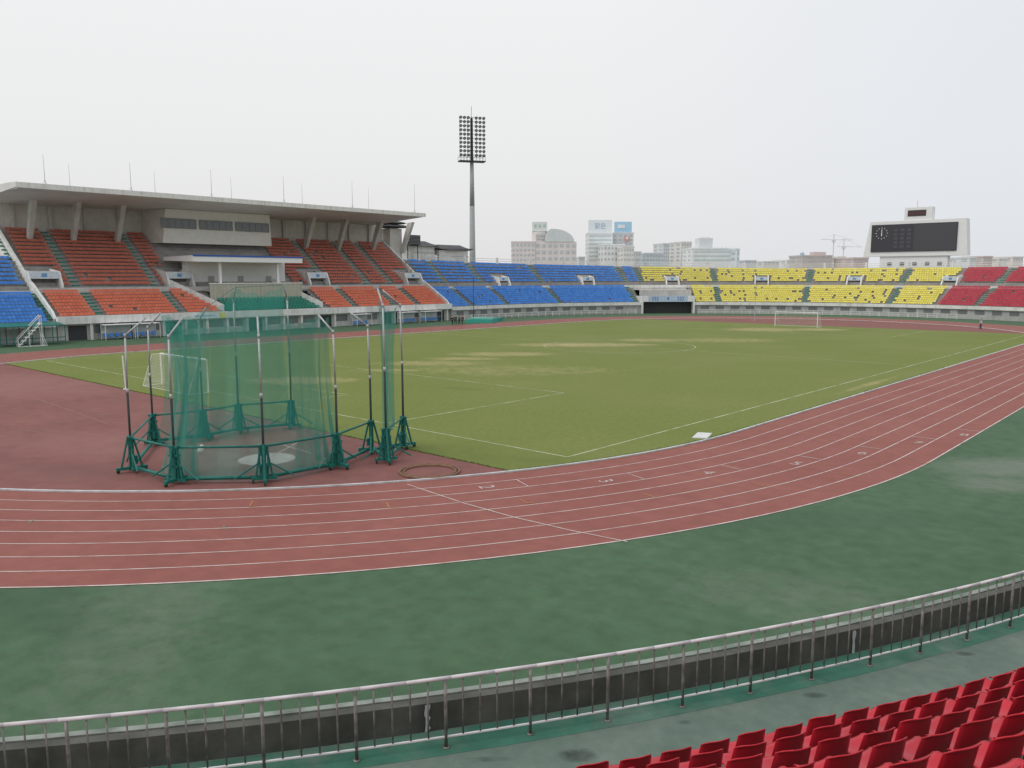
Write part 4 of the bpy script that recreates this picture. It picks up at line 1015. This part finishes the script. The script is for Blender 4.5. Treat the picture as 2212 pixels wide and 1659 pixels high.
def person(loc,rz,top,bot,label,stride=.12,arm=.1):
    e=empty('person',loc,label,'person',rz=rz)
    a=stride
    v=[(0,0,.95),(0,0,1.2),(0,0,1.42),(0,0,1.53),(0,0,1.66),(0,.01,1.74), (-.19,0,1.40),(-.25,-arm,1.13),(-.26,arm*.5,.88),(-.26,arm*.9,.80),(.19,0,1.40),(.25,arm,1.13),(.26,arm*1.8,.9),(.26,arm*2,.82),(-.1,0,.88),(-.11,a,.49),(-.11,a*.4,.08),(-.11,a*.4+.15,.04),(.1,0,.88),(.11,-a*.3,.49),(.11,-a,.08),(.11,-a+.15,.04)]
    ed=[(0,1),(1,2),(2,3),(3,4),(4,5),(2,6),(6,7),(7,8),(8,9),(2,10),(10,11),(11,12),(12,13),(0,14),(14,15),(15,16),(16,17),(0,18),(18,19),(19,20),(20,21)]
    rd=[.13,.12,.13,.055,.085,.07,.06,.045,.032,.035,.06,.045,.032,.035,.085,.06,.04,.035,.085,.06,.04,.035]
    skin('body',v,ed,rd,Msk,e)
    skin('jacket',[v[0],v[1],v[2],v[6],v[7],v[8],v[10],v[11],v[12]],[(0,1),(1,2),(2,3),(3,4),(4,5),(2,6),(6,7),(7,8)],[.155,.145,.15,.08,.062,.048,.08,.062,.048],top,e)
    skin('trousers',[v[0],v[14],v[15],v[16],v[18],v[19],v[20]],[(0,1),(1,2),(2,3),(0,4),(4,5),(5,6)],[.15,.105,.078,.058,.105,.078,.058],bot,e)
    q=MB(); n=10
    for j in range(5):
        t=PI/2*j/4.
        for i in range(n): p=2*PI*i/n; q.v.append((.1*math.cos(p)*math.cos(t),-.012+.11*math.sin(p)*math.cos(t),1.70+.11*math.sin(t)))
    for j in range(4):
        for i in range(n): q.f.append((j*n+i,j*n+(i+1)%n,(j+1)*n+(i+1)%n,(j+1)*n+i)); q.m.append(0)
    h=q.build('hair',M['black']); h.parent=e
Mdk=mat('dark_cloth',(.03,.035,.04),.9);Mnv=mat('navy_cloth',(.04,.05,.09),.9);Mgn_=mat('dark_green_cloth',(.03,.10,.08),.9)
for i,(px,py,tp_,bt_,lb) in enumerate(((977,703,Mdk,Mdk,'person in black clothes standing leftmost of the group by the mats'),(984,701,Mgn_,Mdk,'person in dark green top standing second from left in the group'),(992,702,Mdk,Mnv,'person in black top and navy trousers third from left in the group'),(999,702,Mnv,Mdk,'person in navy top standing rightmost of the group by the mats'))):
    person(gp(px,py),1.1*i,tp_,bt_,lb,.1+.05*i,.08)
person(gp(2118,712),2.,mat('pale_cloth',(.5,.5,.52),.9),Mnv,'person in pale top standing on the far right bend',.15,.1)
# ---------------------------------------------------------------- city
def bmat(n,c): return mat(n,c,.9,.05,.3,streak=.05)  # city colours are paled to stand for distance haze
Mw=mat('hazy_window',(.50,.525,.54),.5,.1,.5)  # window colour lightened, haze painted in
def building(px0,px1,yt,D,colr,label,fl=4,nw=5,name='city_building',depth=14,rot=.25,winc=None,yb=566,band=False):
    a=atD(px0,D);b=atD(px1,D); c=(a+b)/2; w_=(b-a).length; d=(b-a).normalized(); 
    cr_,sr=math.cos(rot),math.sin(rot); d=V((d.x*cr_-d.y*sr,d.x*sr+d.y*cr_,0)); n=V((-d.y,d.x,0))
    if n.dot(fh)<0: n=-n
    wf=(w_-depth*abs(math.sin(rot)))/max(.3,cr_); wf=max(wf,w_*.6)
    zt_=zat(yt,D); c=c+n*depth/2
    e=empty(name,(c.x,c.y,-1),label,'building')
    q=MB(); q.ob(c+V((0,0,(zt_-1)/2)),d*wf/2,n*depth/2,V((0,0,(zt_+1)/2))); q.ob(c+V((0,0,zt_+.35)),d*(wf/2+.2),n*(depth/2+.2),V((0,0,.35))); q.build('wall',colr,e)
    zlo=zat(yb,D); fhh=(zt_-zlo)/fl; f0=c-n*(depth/2+.06)
    if fhh<.8: fhh=.8; 
    for i in range(fl):
        zc=zt_-fhh*(i+.5)
        if band:
            q=MB(); q.ob(f0+V((0,0,zc)),d*wf*.45,n*.08,V((0,0,fhh*.22))); q.build('window',winc or Mw,e)
        else:
            for j in range(nw):
                x=-wf/2+wf*(j+.5)/nw; q=MB(); q.ob(f0+d*x+V((0,0,zc)),d*wf/nw*.27,n*.08,V((0,0,fhh*.22))); q.build('window',winc or Mw,e)
    for sx in (-1,1):
        for i in range(min(fl,5)):
            zc=zt_-fhh*(i+.5)
            for j in range(2):
                q=MB(); q.ob(c+d*sx*(wf/2+.06)+n*(depth*(-.25+.5*j))+V((0,0,zc)),d*.08,n*depth*.12,V((0,0,fhh*.22))); q.build('window',winc or Mw,e)
    return e,c,d,n,wf,zt_
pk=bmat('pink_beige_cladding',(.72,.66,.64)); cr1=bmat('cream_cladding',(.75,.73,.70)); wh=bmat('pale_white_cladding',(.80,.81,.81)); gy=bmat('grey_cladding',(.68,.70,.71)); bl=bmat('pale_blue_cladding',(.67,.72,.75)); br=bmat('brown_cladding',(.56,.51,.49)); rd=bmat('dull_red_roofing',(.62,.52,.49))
D=420.
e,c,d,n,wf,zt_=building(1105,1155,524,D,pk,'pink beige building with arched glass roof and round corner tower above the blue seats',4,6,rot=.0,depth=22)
cR=(atD(1155,D)+atD(1245,D))/2+n*11; wR=(atD(1245,D)-atD(1155,D)).length/2
zR=zat(522,D); q=MB(); q.ob(cR+V((0,0,(zR-1)/2)),d*wR,n*10.5,V((0,0,(zR+1)/2))); q.build('wing_wall',pk,e)
for i in range(3):
    for j in range(7):
        q=MB(); q.ob(cR-n*10.6+d*(-wR+2*wR*(j+.5)/7)+V((0,0,zR-1.9-3.3*i)),d*wR/7*.55,n*.1,V((0,0,.75))); q.build('window',Mw,e)
q=MB(); nseg=14; zc=zR; zh=zat(494,D)-zc; cc2=atD(1192,D)
wl_=(atD(1192,D)-atD(1176,D)).length; wr_=(atD(1240,D)-atD(1192,D)).length
for dd in (0.2,18):
    for i in range(nseg+1):
        t=PI*i/nseg; cx_=math.cos(t); q.v.append(tuple(cc2+d*cx_*(wr_ if cx_>0 else wl_)+n*dd+V((0,0,zc+zh*math.sin(t)))))
for i in range(nseg): q.f.append((i,i+1,nseg+2+i,nseg+1+i)); q.m.append(0)
q.f.append(tuple(range(nseg+1))); q.m.append(0)
q.build('arched_roof',bmat('grey_green_glass',(.62,.66,.66)),e)
ct=atD(1166,D)+n*5; q=MB(); q.tube(ct,ct+V((0,0,zat(500,D))),4.1,18); q.build('round_tower',pk,e)
q=MB(); q.ob(ct+V((0,0,zat(489,D))),d*3.8,n*3,V((0,0,2.4))); sg_=q.build('rooftop_sign',bmat('green_white_sign',(.71,.75,.73)),e)
for k in range(3):
    q=MB(); q.ob(ct-n*3.1+d*(-2.3+2.3*k)+V((0,0,zat(487,D))),d*.5,n*.06,V((0,0,.7))); q.build('sign_letter',bmat('green_lettering',(.45,.60,.53)),sg_)
for k in range(6):
    q=MB(); q.ob(ct-n*4.1+V((0,0,zat(508+7*k,D))),d*2.0,n*.15,V((0,0,.45))); q.build('tower_window',Mw,e)
D=440.
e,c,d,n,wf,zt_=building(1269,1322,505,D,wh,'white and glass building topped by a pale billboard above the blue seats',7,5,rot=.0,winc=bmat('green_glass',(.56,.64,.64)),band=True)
q=MB(); q.ob(c-n*6+V((0,0,zat(490,D))),d*6.3,n*.4,V((0,0,3.6))); bb=q.build('billboard',bmat('pale_billboard',(.74,.79,.82)),e)
face_text('맑은',3.4,c-n*6.5+V((0,0,zat(489,D))),-n,bmat('blue_script',(.32,.46,.62)),bb,'billboard_lettering')
q=MB(); 
for k in range(5): q.tube(c-n*5+d*(-5+2.5*k)+V((0,0,zt_)),c-n*5+d*(-5+2.5*k)+V((0,0,zt_+3)),.2,4)
q.build('billboard_frame',gy,bb)
e,c,d,n,wf,zt_=building(1322,1367,505,D+6,gy,'grey tower block with blue billboard and red emblem behind the blue seats',7,4,rot=.0)
q=MB(); q.ob(c-n*6+V((0,0,zat(491,D))),d*4.7,n*.4,V((0,0,3.3))); bb=q.build('billboard',bmat('blue_billboard',(.40,.62,.79)),e)
q=MB(); q.ob(c-n*6.5+d*-1+V((0,0,zat(488,D))),d*2.0,n*.1,V((0,0,.9))); q.build('billboard_panel',wh,bb)
q=MB(); cs=c-n*7.6+d*2+V((0,0,zat(515,D))); q.tube(cs,cs-n*.4,1.5,18); em=q.build('emblem',bmat('hazed_red_emblem',(.64,.36,.33)),e)
q=MB(); q.tube(cs-n*.41+V((0,0,.4)),cs-n*.5+V((0,0,.4)),.7,14); q.build('emblem_swirl',wh,em)
building(1300,1352,530,D-15,wh,'low white shop block in front of the billboard towers',3,6,rot=.1)
building(1343,1372,535,D-30,cr1,'small cream block with lit sign right of the billboard towers',3,4,rot=.1)
building(1368,1388,546,D,gy,'small grey block right of the billboard towers',2,2)
building(1388,1440,549,460,bl,'low pale blue block between the towers and the cream block',2,6)
building(1425,1452,528,480,gy,'slim grey office block above the last blue seats',5,3)
building(1462,1500,525,430,cr1,'cream apartment block with balconies above the yellow seats',5,4)
e,c,d,n,wf,zt_=building(1488,1597,539,400,wh,'wide white block with green glass bands and roof huts above the yellow seats',3,10,rot=.12,winc=bmat('pale_green_glass',(.60,.67,.67)),band=True)
q=MB(); q.ob(atD(1526,400)+n*5+V((0,0,zat(526,400))),d*3.4,n*3,V((0,0,2.6))); q.build('roof_hut',gy,e)
q=MB(); q.ob(atD(1526,400)+n*5+V((0,0,zat(516,400))),d*2.4,n*2,V((0,0,.9))); q.build('water_tank',wh,e)
q=MB(); 
for k in range(9): q.tube(atD(1500+k*10,400)+n*2+V((0,0,zt_)),atD(1500+k*10,400)+n*2+V((0,0,zt_+1.6)),.15,4)
q.build('roof_railing',gy,e)
building(1588,1598,541,395,bl,'narrow blue signboard block at the end of the wide white block',2,1)
e,c,d,n,wf,zt_=building(1727,1800,555,380,br,'low brown building left of the scoreboard',2,6,rot=.1)
q=MB(); q.tube(atD(1741,380)+n*5+V((0,0,zt_)),atD(1741,380)+n*5+V((0,0,zt_+1.6)),1.0,12); q.tube(atD(1741,380)+n*5+V((0,0,zt_+1.6)),atD(1741,380)+n*5+V((0,0,zt_+2.3)),1.0,12,.2); q.build('water_tank',bmat('blue_tank',(.38,.47,.60)),e)
q=MB(); q.ob(atD(1775,380)+n*5+V((0,0,zt_+1)),d*3,n*2,V((0,0,1.2))); q.build('roof_hut',rd,e)
building(1800,1832,558,390,cr1,'low cream house roof left of the scoreboard',2,4)
building(1832,1884,560,370,rd,'low dull red building touching the left side of the scoreboard',2,5)
lows=((2086,2112,559,gy,'grey'),(2112,2150,557,rd,'reddish'),(2148,2180,561,cr1,'cream'),(2176,2216,558,pk,'pinkish'))
for i,(a_,b_,y_,mm,cn_) in enumerate(lows): building(a_,b_,y_,390+12*i,mm,'low %s house beyond the red seats right of the scoreboard'%cn_,2,4,'distant_house')
for i,(a_,b_,y_,mm,cn_) in enumerate(((1600,1640,565,gy,'grey'),(1640,1690,567,cr1,'cream'),(1690,1730,564,wh,'white'),(1245,1268,557,gy,'blue grey'))): building(a_,b_,y_,450+10*i,mm,'low hazy %s house on the horizon behind the rim'%cn_,2,4,'distant_house')
for i,(px,yt,jl,jr,yj,lb) in enumerate(((1797,507,1770,1838,518,'pale tower crane left of the scoreboard, the larger one'),(1819,516,1805,1858,533,'smaller pale tower crane nearest the scoreboard'))):
    D=600.; p=atD(px,D); e=empty('tower_crane',p,lb,'crane'); Mc=bmat('pale_crane',(.72,.72,.71))
    q=MB(); q.tube(p,V((p.x,p.y,zat(yt,D))),.40,4); q.build('mast',Mc,e)
    a=atD(jl,D,zat(yj,D)); b=atD(jr,D,zat(yj+1,D)); q=MB(); q.tube(a,b,.25,4); q.build('jib',Mc,e)
    q=MB(); tp2=V((p.x,p.y,zat(yt,D))); q.tube(tp2,a,.1,4); q.tube(tp2,b,.1,4); q.build('jib_stay',Mc,e)
    q=MB(); q.ob(V((p.x,p.y,zat(yj+3,D))),d*1.,n*1.,V((0,0,.9))); q.build('cab',Mc,e)
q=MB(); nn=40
Mh=mat('hazy_hill',(.66,.68,.69),1.,.03,.02)  # pale grey carries the haze over the hill
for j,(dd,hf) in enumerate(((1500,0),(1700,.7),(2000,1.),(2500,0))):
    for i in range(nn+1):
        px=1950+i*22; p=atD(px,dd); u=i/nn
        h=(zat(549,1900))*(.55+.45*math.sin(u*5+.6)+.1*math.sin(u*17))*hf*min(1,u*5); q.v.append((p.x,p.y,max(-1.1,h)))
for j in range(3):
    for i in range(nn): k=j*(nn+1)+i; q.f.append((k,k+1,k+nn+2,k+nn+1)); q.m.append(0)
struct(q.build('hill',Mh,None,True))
